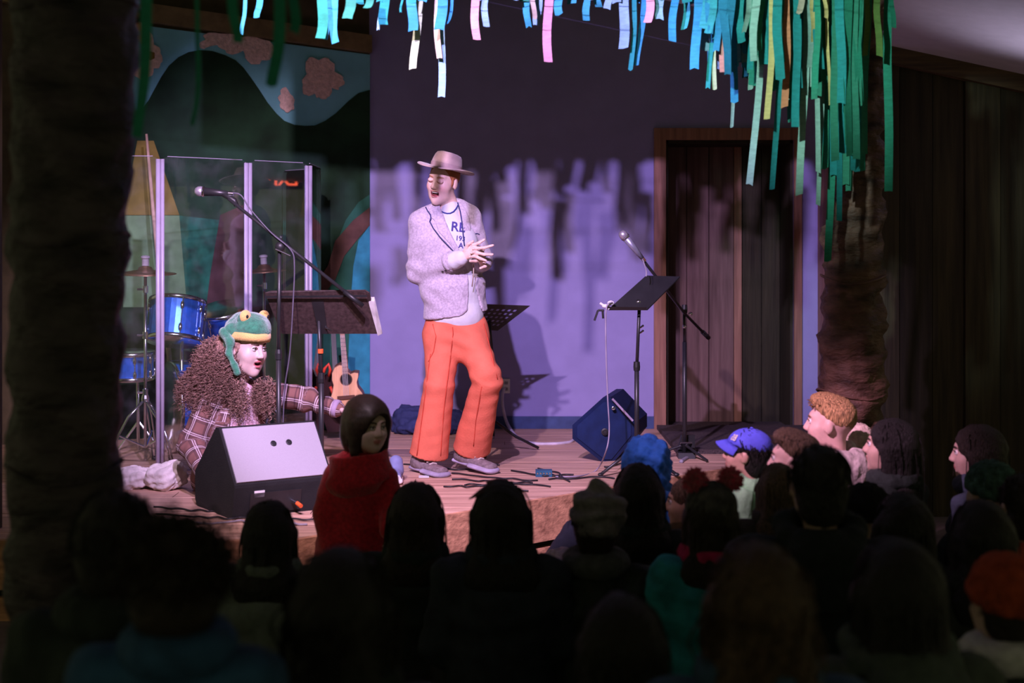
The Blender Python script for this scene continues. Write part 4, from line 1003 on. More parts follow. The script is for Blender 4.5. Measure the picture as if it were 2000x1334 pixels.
    tor = [slab(M(873, 424, .05), M(870, 470, .03), (.150, .088), (.172, .122), (1, .25, 0), .05), slab(M(870, 470, .03), M(883, 555, .04), (.172, .122), (.166, .128), (1, .25, 0), .06), slab(M(883, 555, .04), M(891, 614, .05), (.166, .130), (.182, .140), (1, .2, 0), .06, flat=True)]
    jk = tor+[ell(shR+(.01, 0, -.005), (.062, .07, .06), k=.05), ell(shL+(-.01, 0, -.005), (.058, .065, .058), k=.05), cone(nk+(-.02, .03, .0), nk+(.02, .03, .0), .075, .07, .05)]
    ed = lambda pl: [(M(x, y)[0], M(x, y)[2]) for x, y in pl]
    opening = ed([(850, 385), (862, 412), (880, 452), (897, 486), (908, 504), (914, 530), (917, 575), (914, 604), (896, 622), (890, 650), (975, 650), (948, 622), (938, 596), (929, 556), (921, 522), (913, 496), (908, 470), (903, 430), (897, 405), (893, 385)])
    jk += [cut_poly(opening, Y0-.5, Y0+.035)]
    slv = [cone(shR, elR, .062, .058, .035), cone(elR, wrR-nrm(wrR-elR)*.085, .058, .052, .03), cone(shL, elL, .060, .056, .035), cone(elL, wrL-nrm(wrL-elL)*.03, .055, .052, .03)]
    jk += slv
    jk += [half(wrR-elR, wrR-nrm(wrR-elR)*.078, .004)] if False else []
    def fo(V):
        o = wob(V, .0035, 20, 8); d = np.linalg.norm(V-elR, axis=1); o += .007*np.sin((V@nrm((.5, .3, 1)))*95)*np.exp(-(d/.10)**2)
        d = np.linalg.norm(V-M(845, 575), axis=1); o += .006*np.sin((V@nrm((.6, 0, .8)))*75)*np.exp(-(d/.12)**2); return o
    sdf_obj('blazer', jk, .0065, M_jk, rt, fold=fo)
    M_lp = M_jk; M_pip = mat('navy_lining', (.03, .035, .12), .8)
    lapL = cloth_strip(tor+jk[3:6], ed([(846, 399), (838, 412), (842, 424), (851, 431), (853, 440), (858, 452), (880, 476), (893, 495)]), ed([(858, 399), (863, 413), (868, 425), (873, 437), (878, 448), (884, 460), (897, 485), (905, 502)]), Y0-.4, Y0+.2, .007, .006)
    lo = lapL.build('lapel', M_lp, rt, smooth=True)
    lapR = cloth_strip(tor+jk[3:6], ed([(893, 396), (899, 412), (903, 435), (907, 462), (911, 488), (914, 496)]), ed([(899, 394), (909, 408), (917, 425), (920, 445), (918, 470), (917, 496)]), Y0-.4, Y0+.2, .007, .006)
    lapR.build('lapel', M_lp, rt, smooth=True)
    def line(pts, r, m, nm, off=.004, base=tor+jk[3:6]):
        out = []
        for x, y in pts:
            p = M(x, y); yy = front_y(base, p[0], p[2], Y0-.4, Y0+.25)
            if yy is not None: out.append((p[0], yy-off, p[2]))
        if len(out) > 1: MB().tube(out, r, 6).build(nm, m, rt, smooth=True)
    dens = lambda pl: [tuple(np.array(pl[i])*(1-t)+np.array(pl[i+1])*t) for i in range(len(pl)-1) for t in np.linspace(0, 1, 6)[:-1]]+[pl[-1]]
    line(dens([(829, 400), (836, 412), (842, 420), (843, 427), (841, 433), (848, 446), (862, 464), (880, 483), (893, 497)]), .0035, M_pip, 'piping', .011)
    line(dens([(894, 396), (899, 412), (903, 435), (906, 462), (908, 480)]), .004, M_pip, 'piping', .009)
    cf = elR+(wrR-elR)*.62; ax = nrm(wrR-elR)
    MB().lathe(wrR-ax*.10, [(.0535, -.012), (.0555, 0), (.0555, .012), (.048, .013)], ax, 24).build('sleeve_cuff', M_jk, rt, smooth=True)
    for i in range(3):
        c = elR+(wrR-elR)*(.52+.07*i); dd = nrm(np.cross(ax, (0, 1, 0)))*-1; dd = dd if dd[2] < 0 else -dd
        MB().ell(c+nrm(dd+np.array([0, -1.1, 0]))*.055, (.008, .006, .008), n=8, m=6).build('cuff_button', M_blackp, rt, smooth=True)
    MB().tube([M(925, 515, -.15), M(925, 535, -.13), M(922, 560, -.11)], .0032, 6).build('cord', mat('cord_tan', (.55, .45, .38), .8), rt, smooth=True)
    line(dens([(920, 458), (932, 456), (936, 458)]), .003, M_pip, 'pocket_welt', .002, jk)
    # lettering on the shirt
    M_ink = mat('navy_ink', (.06, .05, .22), .9)
    def place(cx, cy, tilt=.12):
        o = M(cx, cy)
        def f_(u, v):
            x = o[0]+u*math.cos(tilt)+v*math.sin(tilt)*.6; z = o[2]+v-u*math.sin(tilt)
            y = front_y(sh_, x, z, Y0-.4, Y0+.2); return (x, (y if y else Y0-.1)-.004, z)
        return f_
    text_mesh('RE', .072, place(895, 452)).build('shirt_print', M_ink, rt)
    text_mesh('193', .036, place(900, 470)).build('shirt_print', M_ink, rt)
    text_mesh('A', .04, place(901, 484)).build('shirt_print', M_ink, rt)
    # trousers
    M_tr = mat('orange_trousers', (.66, .15, .085), .85, var=.08, scale=10, bump=.12, bscale=90)
    tro = [slab(M(889, 606, .05), M(890, 652, .05), (.152, .112), (.166, .118), (1, .1, 0), .05), slab(hR, kR, (.100, .098), (.080, .082), (1, 0, 0), .06), slab(kR, aR, (.080, .082), (.108, .100), (1, 0, 0), .03, flat=True),
           slab(hL, kL, (.098, .098), (.078, .082), (1, 0, .3), .06), slab(kL, aL+nrm(aL-kL)*.03, (.076, .080), (.108, .098), (1, 0, 0), .03, flat=True)]
    tro += [slab(aR-nrm(aR-kR)*.12, aR+nrm(aR-kR)*.05, (.07, .065), (.10, .092), (1, 0, 0), .004, '-', True), slab(aL-nrm(aL-kL)*.10, aL+nrm(aL-kL)*.1, (.07, .065), (.10, .09), (1, 0, 0), .004, '-', True)]
    def fo2(V):
        o = wob(V, .005, 12, 5)+.0012*np.sin(V[:, 2]*34+wob(V, 2.4, 7, 4)); d = np.linalg.norm(V-M(905, 672), axis=1); o += .006*np.sin((V@nrm((.35, .1, 1)))*80)*np.exp(-(d/.14)**2)
        d = np.linalg.norm(V-kL, axis=1); o += .007*np.sin((V@nrm((-.3, 0, 1)))*70)*np.exp(-(d/.11)**2); return o
    sdf_obj('flared_trousers', tro, .0075, M_tr, rt, fold=fo2)
    M_seam = mat('trouser_seam', (.50, .06, .03), .9)
    for nm, pl in (('seam', [(884, 625), (886, 650), (878, 720), (868, 800), (861, 889)]), ('seam', [(842, 690), (836, 740), (826, 810), (815, 888)]), ('pocket_seam', [(846, 632), (853, 655), (848, 685), (838, 705)]), ('seam', [(945, 632), (958, 680), (972, 735)]), ('seam', [(942, 750), (930, 820), (925, 872)])):
        out = []
        for x, y in dens(pl):
            p = M(x, y); yy = front_y(tro, p[0], p[2], Y0-.4, Y0+.3)
            if yy is not None: out.append((p[0], yy-.002, p[2]))
        if len(out) > 2: MB().tube(out, .0028, 5).build(nm, M_seam, rt, smooth=True)
    # shoes
    M_shoe = mat('grey_trainer', (.20, .155, .16), .8, var=.2, scale=60); M_sole = mat('pale_sole', (.34, .30, .40), .7); M_sock = mat('brown_sock', (.05, .03, .025), .9)
    for an, heel, toe, lb in ((aR, (P(810, 0, 8.08)[0], 8.10, SZ+.045), (P(862, 0, 8.0)[0], 7.90, SZ+.030), 'shoe'), (aL, M(893, 890, .16), fl_(968, 922, SZ+.032)+(0, .12, .0), 'shoe')):
        heel = np.array(heel); toe = np.array(toe); toe = heel+nrm(toe-heel)*.285; d = nrm(toe-heel); side = nrm(np.cross(d, (0, 0, 1))); up = np.cross(side, d)
        pr = [slab(heel+d*.02, toe-d*.02, (.040, .034), (.042, .024), side, .03), ell(heel+d*.06+up*.03, (.045, .045, .045), k=.04), cone(heel+d*.055+up*.03, an*.25+.75*(heel+d*.06)+up*.08, .042, .046, .03)]
        so = sdf_obj('shoe', pr, .008, M_shoe, rt)
        pr = [slab(heel-up*.022, toe-up*.016, (.043, .016), (.045, .015), side, .01), slab(heel+d*.14-up*.018, toe-d*.02-up*.016, (.050, .014), (.046, .014), side, .02)]
        sdf_obj('sole', pr, .007, M_sole, so)
        for i in range(4):
            c = heel+d*(.10+.026*i)+up*(.046-.007*i); MB().tube([c-side*.024, c+up*.006, c+side*.024], .004, 5).build('lace', mat('lace', (.6, .5, .45), .8), so)
        sdf_obj('sock', [cone(heel+d*.055+up*.05, an+(0, 0, .02), .040, .044)], .01, M_sock, rt)
build_man()

# ============ the woman in the frog hat
def build_woman():
    Y0 = 7.35
    def M(px, py, dy=0.): return P(px, py, Y0+dy)
    rt = empty('person', (M(455, 0)[0], Y0, SZ), 'kneeling woman with long curly hair in a plaid shirt reaching right', 'person')
    skin = skin_mat('woman_skin', (.62, .44, .40)); root_skin[0] = skin
    HC = M(482, 680, 0); R = frame(nrm((.78, -.62, -.10)), (.08, 0, 1)); s = 1.10
    def w(x, y, z): return HC+s*(R@np.array([x, y, z]))
    nk = M(462, 752, .04); shR = M(408, 783, -.04); shL = M(520, 768, .12); elR = M(374, 868, -.06); wrR = M(402, 925, -.22); elL = M(592, 779, .15); wrL = M(664, 800, .10)
    hip = M(430, 920, .12)
    body = head_prims(HC, R, s, jaw=.012, female=True)
    body += [ell(w(0, .094, -.061), np.array((.018, .026, .0085))*s, R, .003, '-')]
    body += [cone(nk+(0, 0, -.03), w(0, -.02, -.06), .05, .048, .03), cone(M(458, 780, .06), hip, .09, .10, .05), cone(shR, shL, .04, .04, .04), cone(shR, elR, .036, .032), cone(elR, wrR, .032, .022), cone(shL, elL, .036, .032), cone(elL, wrL, .032, .022),
             cone(hip+(-.05, 0, -.04), M(520, 955, -.02), .08, .06, .03), cone(M(520, 955, -.02), M(420, 962, .2), .055, .04, .02), cone(hip+(.08, .05, -.04), M(560, 955, .12), .08, .06, .03), cone(M(560, 955, .12), M(460, 962, .3), .055, .04, .02)]
    body += hand(wrL, (1, -.3, -.25), (0, -.2, -1), .95, .4, .2, -1)+hand(wrR, (.5, -.3, -.8), (.5, .5, 0), .95, .5, .15, 1)
    def tint(V):
        c = np.ones((len(V), 4)); q = (V-HC)@R/s
        inm = ((q[:, 0]/.0165)**2+((q[:, 2]+.061)/.0095)**2 < 1) & (q[:, 1] > .05) & (q[:, 1] < .0865)
        lip = (((q[:, 0]/.023)**2+((q[:, 2]+.061)/.019)**2) < 1) & (q[:, 1] > .06) & ~inm
        c[lip, :3] = (.75, .30, .35); c[inm, :3] = (.16, .03, .05); return c
    sdf_obj('body', body, .0055, skin, rt, tint=tint)
    face_bits(rt, HC, R, s, 'open', (.10, .05, .035))
    MB().ell(w(0, .079, -.055), (.013, .009, .004), R, 10, 6).build('teeth', MATS['teeth'], rt, smooth=True)
    # plaid shirt worn open over a paler plaid one
    PL = plaid_mat('plaid_brown', (.19, .085, .07), (.05, .025, .03), (.74, .60, .64))
    PL2 = plaid_mat('plaid_pale', (.55, .34, .38), (.30, .16, .22), (.85, .72, .78), .8)
    tor = [slab(M(460, 762, .06), M(452, 820, .06), (.125, .085), (.155, .12), (1, .25, 0), .05), slab(M(452, 820, .06), M(436, 935, .13), (.155, .12), (.165, .14), (1, .2, 0), .05)]
    jk = tor+[ell(shR, (.062, .06, .058), k=.04), ell(shL, (.06, .06, .058), k=.04), cone(shR, elR, .063, .066, .03), cone(elR, wrR-nrm(wrR-elR)*.02, .066, .056, .03), cone(shL, elL, .066, .062, .03), cone(elL, wrL-nrm(wrL-elL)*.015, .060, .042, .03)]
    xz = lambda pl: [(M(x, y)[0], M(x, y)[2]) for x, y in pl]
    jk += [cut_poly(xz([(452, 745), (455, 800), (452, 860), (446, 950), (500, 950), (512, 830), (497, 770), (480, 745)]), Y0-.5, Y0+.03)]
    def fo(V):
        o = wob(V, .006, 16, 4)
        for c, dr_ in ((elR, (.2, .3, 1)), (elL, (1, 0, .3)), ((elL+wrL)/2, (1, .2, .2))):
            d = np.linalg.norm(V-c, axis=1); o += .007*np.sin((V@nrm(dr_))*75)*np.exp(-(d/.10)**2)
        return o
    sdf_obj('plaid_overshirt', jk, .0075, PL, rt, plaid=True, fold=fo)
    inn = [slab(M(463, 765, .05), M(458, 830, .045), (.10, .08), (.13, .105), (1, .25, 0), .04), slab(M(458, 830, .045), M(446, 930, .10), (.13, .105), (.15, .12), (1, .2, 0), .04)]
    sdf_obj('plaid_shirt', inn, .009, PL2, rt, plaid=True, wrinkle=(.004, 20))
    sdf_obj('leggings', [cone(hip+(-.05, 0, -.05), M(520, 955, -.02), .10, .068, .03), cone(M(520, 953, -.02), M(420, 960, .2), .062, .048, .02), cone(hip+(.08, .05, -.05), M(560, 955, .12), .10, .068, .03), cone(M(560, 955, .12), M(460, 962, .3), .06, .045, .02), half((0, 0, -1), (0, 0, SZ+.004))], .012, mat('dark_leggings', (.02, .02, .03), .9), rt)
    MB().lathe(wrL-nrm(wrL-elL)*.02, [(.044, -.02), (.047, 0), (.045, .012), (.036, .013)], nrm(wrL-elL), 20).build('sleeve_cuff', mat('plaid_cuff', (.40, .30, .42), .9), rt, smooth=True)
    # curly hair
    M_h = mat('brown_curls', (.36, .21, .165), .5, var=.4, scale=45, spec=.45)
    vol = [ell(w(0, -.03, .02), np.array((.086, .092, .09))*s, R, .02), ell(M(432, 690, .03), (.06, .08, .09), k=.05), ell(M(405, 735, .02), (.065, .08, .08), k=.05), ell(M(519, 768, -.01), (.020, .025, .06), k=.03)]
    vol += [half(nrm(R[:, 1]), w(.0, .018, 0), .02)] if False else []
    vol += [ell(w(0, .11, -.045), np.array((.085, .115, .12))*s, R, .01, '-')]
    ex = MB()
    def sc1(g):
        i = g.integers(0, 10)
        c, r = ((M(425, 690, .03), .095), (M(398, 740, .02), .09), (M(415, 745, .0), .08), (M(425, 700, -.02), .10), (M(408, 720, -.03), .085), (M(440, 715, -.05), .08), (M(385, 745, 0), .085), (M(405, 760, -.03), .07), (M(440, 735, -.06), .05), (M(516, 755, -.02), .03))[i]
        n = nrm(g.normal(size=3)+np.array([-.2, -.7, .1])); return c+n*r*.9, n
    hair_strands(ex, sc1, .25, 1900, .12, .0019, .0095, 5, 6, (-.15, -.05, -1), 4.0, .75)
    def sc2(g):
        n = nrm(g.normal(size=3)+np.array([.3, -.6, .0])); c = (M(516, 745, -.03), M(520, 770, -.05), M(462, 750, -.09), M(466, 775, -.10))[g.integers(0, 4)]; return c+n*.03, n
    hair_strands(ex, sc2, .25, 190, .12, .0019, .0085, 6, 6, (.05, -.05, -1), 4.2, .8)
    def fo3(V): return wob(V, .010, 40, 2)+wob(V, .006, 95, 3)
    sdf_obj('curly_hair', vol, .008, M_h, rt, fold=fo3, extra=ex)
    # frog hat
    fh = empty('frog_hat', w(0, 0, .05), 'green plush frog hat with yellow brim and round yellow eyes', 'hat')
    G = mat('green_plush', (.04, .22, .12), .95, var=.18, scale=60, bump=.5, bscale=180, sheen=.6); Yl = mat('yellow_plush', (.80, .50, .16), .95, var=.08, bump=.4, bscale=180, sheen=.4)
    hu = nrm(R[:, 2]*1+R[:, 1]*-.10)
    hp = [ell(w(0, -.012, .088), np.array((.092, .112, .078))*s, R, .03), ell(w(0, .035, .098), np.array((.075, .070, .058))*s, R, .04), half(-hu, w(0, 0, .052), .012), ell(w(0, -.01, .045), np.array((.083, .10, .07))*s, R, .004, '-')]
    hp += [cone(w(.084, -.03, .075), w(.088, -.03, .010), .034, .024, .03), cone(w(-.084, -.03, .075), w(-.088, -.03, .010), .034, .024, .03)]
    sdf_obj('crown', hp, .0065, G, fh, wrinkle=(.004, 26, 3))
    V = []; F = []; n = 28
    for i_ in range(n+1):
        t = math.radians(-15+210*i_/n); cx, cy = math.cos(t), math.sin(t)
        for e_, z_ in ((0, .040), (.010, .036), (.014, .055), (.011, .076), (0, .080)): V.append(w((.084+e_)*cx, -.006+(.108+e_)*cy, z_+.006*cy))
    for i_ in range(n):
        for k_ in range(5): a_, b_ = i_*5+k_, i_*5+(k_+1) % 5; F.append((a_, a_+5, b_+5, b_))
    F += [tuple(range(5)), tuple(range(n*5+4, n*5-1, -1))]
    mesh_obj('brim_band', V, F, Yl, fh, True)
    for sx in (1, -1):
        c = w(.056*sx, .030, .150); e = sdf_obj('frog_eye', [ell(c, np.array((.030, .022, .032))*s, R, .01)], .006, Yl, fh)
        MB().ell(c+R@np.array([.008*sx, .024, .004]), (.008, .005, .009), R, 8, 6).build('pupil', M_blackp, e, smooth=True)
        sdf_obj('eye_mount', [ell(c-R@np.array([0, .014, .012]), np.array((.033, .022, .031))*s, R, .02)], .007, G, fh)
    sdf_obj('ear_flap', [cone(M(438, 650, -.06), M(449, 668, -.10), .03, .022, .02), cone(M(449, 668, -.10), M(447, 690, -.115), .021, .015, .02), cone(M(447, 690, -.115), M(458, 714, -.13), .015, .013, .02), cone(M(458, 714, -.13), M(463, 728, -.13), .015, .018, .02)], .006, G, fh, wrinkle=(.002, 60))
build_woman()

# ============ girl in the red coat
def build_girl():
    Y0 = 5.75
    def M(px, py, dy=0.): return P(px, py, Y0+dy)
    rt = empty('person', (M(700, 0)[0], Y0, 0), 'small girl in a red hooded coat looking back beside the silver wedge', 'person')
    skin = skin_mat('girl_skin', (.62, .45, .38)); root_skin[0] = skin
    HC = M(718, 833, 0); R = frame(nrm((.62, -.78, -.06)), (.02, 0, 1)); s = .86
    def w(x, y, z): return HC+s*(R@np.array([x, y, z]))
    nk = M(703, 890, .03); sl, sr = M(655, 930, .03), M(752, 935, -.0); el, er = M(640, 1010, .0), M(768, 985, -.02)
    body = head_prims(HC, R, s)+[cone(nk, w(0, -.02, -.06), .04, .042, .03), cone(M(700, 930, .03), M(695, 1080, .03), .08, .08, .04), cone(sl, sr, .03, .03, .03), cone(sl, el, .03, .028), cone(sr, er, .03, .028), cone(el, M(648, 1070, -.03), .028, .02), cone(er, M(762, 1040, -.10), .028, .02),
           cone(M(675, 1080, .03), (M(675, 0)[0], Y0+.03, .05), .05, .035, .03), cone(M(720, 1080, .03), (M(720, 0)[0], Y0+.03, .05), .05, .035, .03)]
    body += hand(M(648, 1070, -.03), (.1, 0, -1), (1, 0, 0), .7, .4)+hand(M(762, 1040, -.10), (-.3, -.2, -1), (-1, 0, 0), .7, .4)
    def tint(V):
        c = np.ones((len(V), 4)); q = (V-HC)@R/s; lip = (((q[:, 0]/.02)**2+((q[:, 2]+.056)/.012)**2) < 1) & (q[:, 1] > .07); c[lip, :3] = (.8, .42, .45); return c
    sdf_obj('body', body, .0065, skin, rt, tint=tint)
    face_bits(rt, HC, R, s, 'open', (.05, .03, .02))
    M_h = mat('dark_brown_hair', (.035, .02, .014), .45, var=.4, scale=60, stretch=(6, 6, .8), spec=.5)
    vol = [ell(w(0, -.014, .036), (.090, .112, .098), R, .02), ell(w(0, -.05, -.05), (.088, .075, .09), R, .05), cone(w(.078, .02, .02), w(.080, .022, -.115), .026, .018, .03), cone(w(-.078, .02, .02), w(-.080, .022, -.115), .026, .018, .03),
           ell(w(-.012, .115, -.045), (.066, .085, .100), R, .008, '-')]
    ex = MB()
    def scp(g):
        n = nrm(g.normal(size=3)); n[2] = abs(n[2])*.6
        q = R.T@n
        if q[1] > .35: n = n-R[:, 1]*(2*q[1])
        return w(0, -.014, .030)+np.array(n)*s*np.array([.096, .112, .100]), nrm(n)
    hair_strands(ex, scp, .03, 160, .13, .0028, 0, 3, 8, (0, 0, -1), 1, .9, 1.)
    sdf_obj('brown_bob_hair', vol, .0065, M_h, rt, wrinkle=(.002, 60), extra=ex)
    M_red = mat('red_wool', (.60, .018, .040), .95, var=.18, scale=70, bump=.35, bscale=160, sheen=.4)
    ct = [slab(M(702, 915, .03), M(700, 960, .03), (.105, .085), (.128, .10), (1, 0, 0), .05), slab(M(700, 960, .03), M(692, 1095, .04), (.128, .10), (.160, .135), (1, 0, 0), .05, flat=True), cone(sl, el, .052, .050, .04), cone(el, M(646, 1060, -.03), .050, .044, .03), cone(sr, er, .052, .050, .03), cone(er, M(762, 1032, -.09), .050, .042, .03)]
    def fo(V): return wob(V, .006, 15, 6)+.006*np.sin(V[:, 0]*70+wob(V, 2, 8, 3))*np.clip((.55-V[:, 2])*4, 0, 1)
    sdf_obj('red_coat', ct, .009, M_red, rt, fold=fo)
    hd = [slab(M(708, 938, .0), M(700, 884, .0), (.128, .108), (.118, .100), (1, 0, -.22), .03, flat=True), ell(M(690, 945, -.055), (.105, .055, .060), k=.04), slab(M(703, 905, .0), M(697, 850, .0), (.088, .076), (.104, .088), (1, 0, -.22), .02, '-', True)]
    sdf_obj('hood', hd, .008, M_red, rt, wrinkle=(.004, 24, 9))
    tr_ = [cone(M(675, 1085, .03), (M(675, 0)[0], Y0+.03, .09), .062, .048, .02), cone(M(720, 1085, .03), (M(720, 0)[0], Y0+.03, .09), .062, .048, .02)]
    sdf_obj('leggings', tr_, .012, mat('mustard_leggings', (.25, .15, .05), .9), rt)
    for px in (675, 720):
        c = np.array([M(px, 0)[0], Y0, .0]); sdf_obj('boot', [cone(c+(0, .0, .04), c+(0, .09, .035), .040, .034), cone(c+(0, .02, .05), c+(0, .03, .10), .04, .042), half((0, 0, -1), (0, 0, .003))], .01, mat('brown_boot', (.08, .05, .03), .6), rt)
build_girl()

# ------------------------------------------------------------ crowd sitting on the floor
HAIRC = {'black': (.010, .009, .008), 'dark': (.022, .015, .010), 'brown': (.07, .04, .022), 'blond': (.50, .30, .13), 'mid': (.12, .075, .045)}
def sitter(px, top, Y, s, yaw, label, jcol, hair=('short', 'black'), hyaw=None, pitch=0., skin=(.55, .38, .30), vox=.013, hat=None, face=False, wide=1., collar=None, hoodcol=None, trous=(.03, .03, .04), lean=0., jname=None, jvar=.2):
    X = (px-1000)/FPX*Y; zt = CZ-(top-HY)/FPX*Y
    rt = empty('person', (X, Y, 0), label, 'person')
    a = math.radians(yaw); fw = np.array([-math.sin(a), math.cos(a), 0]); rg = np.array([math.cos(a), math.sin(a), 0])
    hy = math.radians(yaw if hyaw is None else hyaw); pt = math.radians(pitch)
    R = frame((-math.sin(hy)*math.cos(pt), math.cos(hy)*math.cos(pt), math.sin(pt)))
    zc = zt-.128*s; HC = np.array([X, Y, zc])
    zh = max(.11, zc-.64*s); kneel = zh > .27
    nb_ = np.array([X, Y, 0])-fw*(.02+lean)*s
    def L(x, y, z): return nb_+rg*x*s+fw*y*s+np.array([0, 0, z])
    def w(x, y, z): return HC+s*(R@np.array([x, y, z]))
    zs = zc-.215*s
    sk = skin_mat('skin_%d_%d' % (int(skin[0]*100), int(skin[1]*100)), skin); root_skin[0] = sk
    shl, shr = L(-.165*wide, 0, zs), L(.165*wide, 0, zs); zel = zs-.25*s; zw = max(.12, zs-.34*s)
    ell_, elr = L(-.225*wide, .02, zel), L(.225*wide, .02, zel); wl, wr = L(-.10, .17, zw), L(.10, .17, zw)
    hip = L(0, -.02, zh)
    if kneel:
        legs = [(L(-.09, 0, zh), L(-.10, .06, .075)), (L(.09, 0, zh), L(.10, .06, .075)), (L(-.10, .06, .075), L(-.09, -.22, .07)), (L(.10, .06, .075), L(.09, -.22, .07))]
    else:
        legs = [(L(-.09, 0, zh), L(-.19, .20, .12)), (L(.09, 0, zh), L(.19, .20, .12)), (L(-.19, .20, .12), L(.04, .24, .075)), (L(.19, .20, .12), L(-.04, .18, .075))]
    body = head_prims(HC, R, s)+[cone(L(0, 0, zs+.02), w(0, -.02, -.06), .05*s, .05*s, .03), cone(L(0, 0, zs-.06), hip, .09*s, .09*s, .05), cone(shl, shr, .04*s, .04*s, .03), cone(shl, ell_, .035*s, .03*s), cone(ell_, wl, .03*s, .022*s), cone(shr, elr, .035*s, .03*s), cone(elr, wr, .03*s, .022*s)]
    body += hand(wl, nrm(fw+rg*.3), (0, 0, -1), s*.95, .5, .1, -1)+hand(wr, nrm(fw-rg*.3), (0, 0, -1), s*.95, .5, .1, 1) if face or vox < .012 else [ell(wl+fw*.04, .036*s), ell(wr+fw*.04, .036*s)]
    def tint(V):
        c = np.ones((len(V), 4)); q = (V-HC)@R/s; lip = (((q[:, 0]/.02)**2+((q[:, 2]+.056)/.012)**2) < 1) & (q[:, 1] > .07); c[lip, :3] = (.8, .45, .48); return c
    sdf_obj('body', body, vox*.85 if not face else .0068, sk, rt, tint=tint)
    if face: face_bits(rt, HC, R, s, 'open', (.03, .02, .015) if hair[1] != 'blond' else (.2, .11, .05))
    # jacket
    jm = mat(jname or 'jacket_%d_%d_%d' % tuple(int(c*1000) for c in jcol), jcol, .85, var=jvar, scale=14, bump=.2, bscale=60)
    tw = .205*wide
    jk = [slab(L(0, 0, zs+.015*s), L(0, 0, zs-.10*s), (.12*s*wide, .085*s), (tw*.88*s, .125*s), rg, .06), slab(L(0, 0, zs-.10*s), L(0, -.01, zh+.02), (tw*.88*s, .13*s), (tw*.95*s, .15*s), rg, .06), ell(shl, .072*s, k=.05), ell(shr, .072*s, k=.05),
          cone(shl, ell_, .070*s, .066*s, .04), cone(ell_, wl, .064*s, .048*s, .03), cone(shr, elr, .070*s, .066*s, .04), cone(elr, wr, .064*s, .048*s, .03), half((0, 0, -1), (0, 0, .02))]
    sd = int(px+top)
    def fo(V): return wob(V, .008*s, 15, sd)+.004*np.sin(V[:, 2]*55+wob(V, 2.5, 9, sd+2))
    sdf_obj('jacket', jk, vox, jm, rt, fold=fo)
    if not collar and not hoodcol: collar = tuple(c*.9 for c in jcol)
    if collar or hoodcol:
        cm = mat('collar_%d_%d' % (int((collar or hoodcol)[0]*1000), int((collar or hoodcol)[1]*1000)), collar or hoodcol, .9, var=.15, scale=30, bump=.3)
        rr = []; n = 9; k0 = .085*s if not hoodcol else .105*s
        for i in range(n):
            t0, t1 = 2*math.pi*i/n, 2*math.pi*(i+1)/n
            pz = lambda t: zs+(.105 if hoodcol else .085)*s-.03*s*(math.sin(t) < 0)*(1 if hoodcol else .3)
            rr.append(cone(L(math.cos(t0)*k0/s, math.sin(t0)*k0/s*.9, pz(t0)), L(math.cos(t1)*k0/s, math.sin(t1)*k0/s*.9, pz(t1)), (.032 if hoodcol else .040)*s, (.032 if hoodcol else .040)*s, .03))
        if hoodcol: rr += [slab(L(0, -.115, zs+.03*s), L(0, -.15, zs-.10*s), (.125*s, .055*s), (.05*s, .03*s), rg, .04)]
        sdf_obj('hood' if hoodcol else 'collar', rr, vox*.8, cm, rt, wrinkle=(.005, 30, sd))
    sdf_obj('trousers', [cone(p, q, (.085 if i < 2 else .066)*s, (.066 if i < 2 else .05)*s, .03) for i, (p, q) in enumerate(legs)]+[ell(hip, (.16*s, .15*s, .11*s), k=.05), half((0, 0, -1), (0, 0, .004))], .017, mat('trousers_%d_%d' % (int(trous[0]*1000), int(trous[2]*1000)), trous, .9), rt)
    # hair
    kind, hc = hair; hm = mat('hair_'+hc, HAIRC[hc], .6, var=.45, scale=50, stretch=(5, 5, .8), spec=.35, bump=.7, bscale=40)
    ex = MB(); hv = max(.0075, vox*.8)
    def scp(g):
        n = nrm(g.normal(size=3)); q = R.T@n; q[2] = abs(q[2])
        if q[1] > .25: q[1] = -q[1]
        n = R@q; return HC+R@(q*np.array([.092, .114, .100])*s)+R[:, 2]*.032*s, n
    faceq = ell(w(0, .118, -.045), np.array((.070, .088, .105))*s, R, .008, '-')
    if kind == 'short':
        vol = [ell(w(0, -.014, .036), np.array((.083, .104, .092))*s, R, .02), ell(w(0, -.045, -.03), np.array((.072, .060, .095))*s, R, .04), half(R@np.array([0, .5, -1.]), w(0, -.02, -.085), .01), faceq, ell(w(.085, .005, -.015), np.array((.03, .028, .035))*s, R, .01, '-'), ell(w(-.085, .005, -.015), np.array((.03, .028, .035))*s, R, .01, '-')]
        hair_strands(ex, scp, .1, 260, .05*s, .0032*s, 0, sd, 4, -R[:, 1]*.4-R[:, 2], 1, .6, .97)
    elif kind == 'quiff':
        vol = [ell(w(0, -.012, .042), np.array((.079, .100, .090))*s, R, .02), ell(w(0, .045, .105), np.array((.060, .050, .030))*s, R, .04), half(R@np.array([0, .7, -1.]), w(0, -.02, .01), .01), faceq]
        def sq(g):
            q = np.array([g.uniform(-.06, .06), g.uniform(-.09, .075), 0]); q[2] = .105-.9*q[1]**2*4-4*q[0]**2; return w(*q), nrm(R@np.array([q[0]*4, .3, 1]))
        hair_strands(ex, sq, .5, 260, .035*s, .0042*s, 0, sd, 4, R[:, 1]*.2+R[:, 2]*.1, 1, .3)
    elif kind in ('long', 'wavy'):
        ln = .36 if kind == 'long' else .34
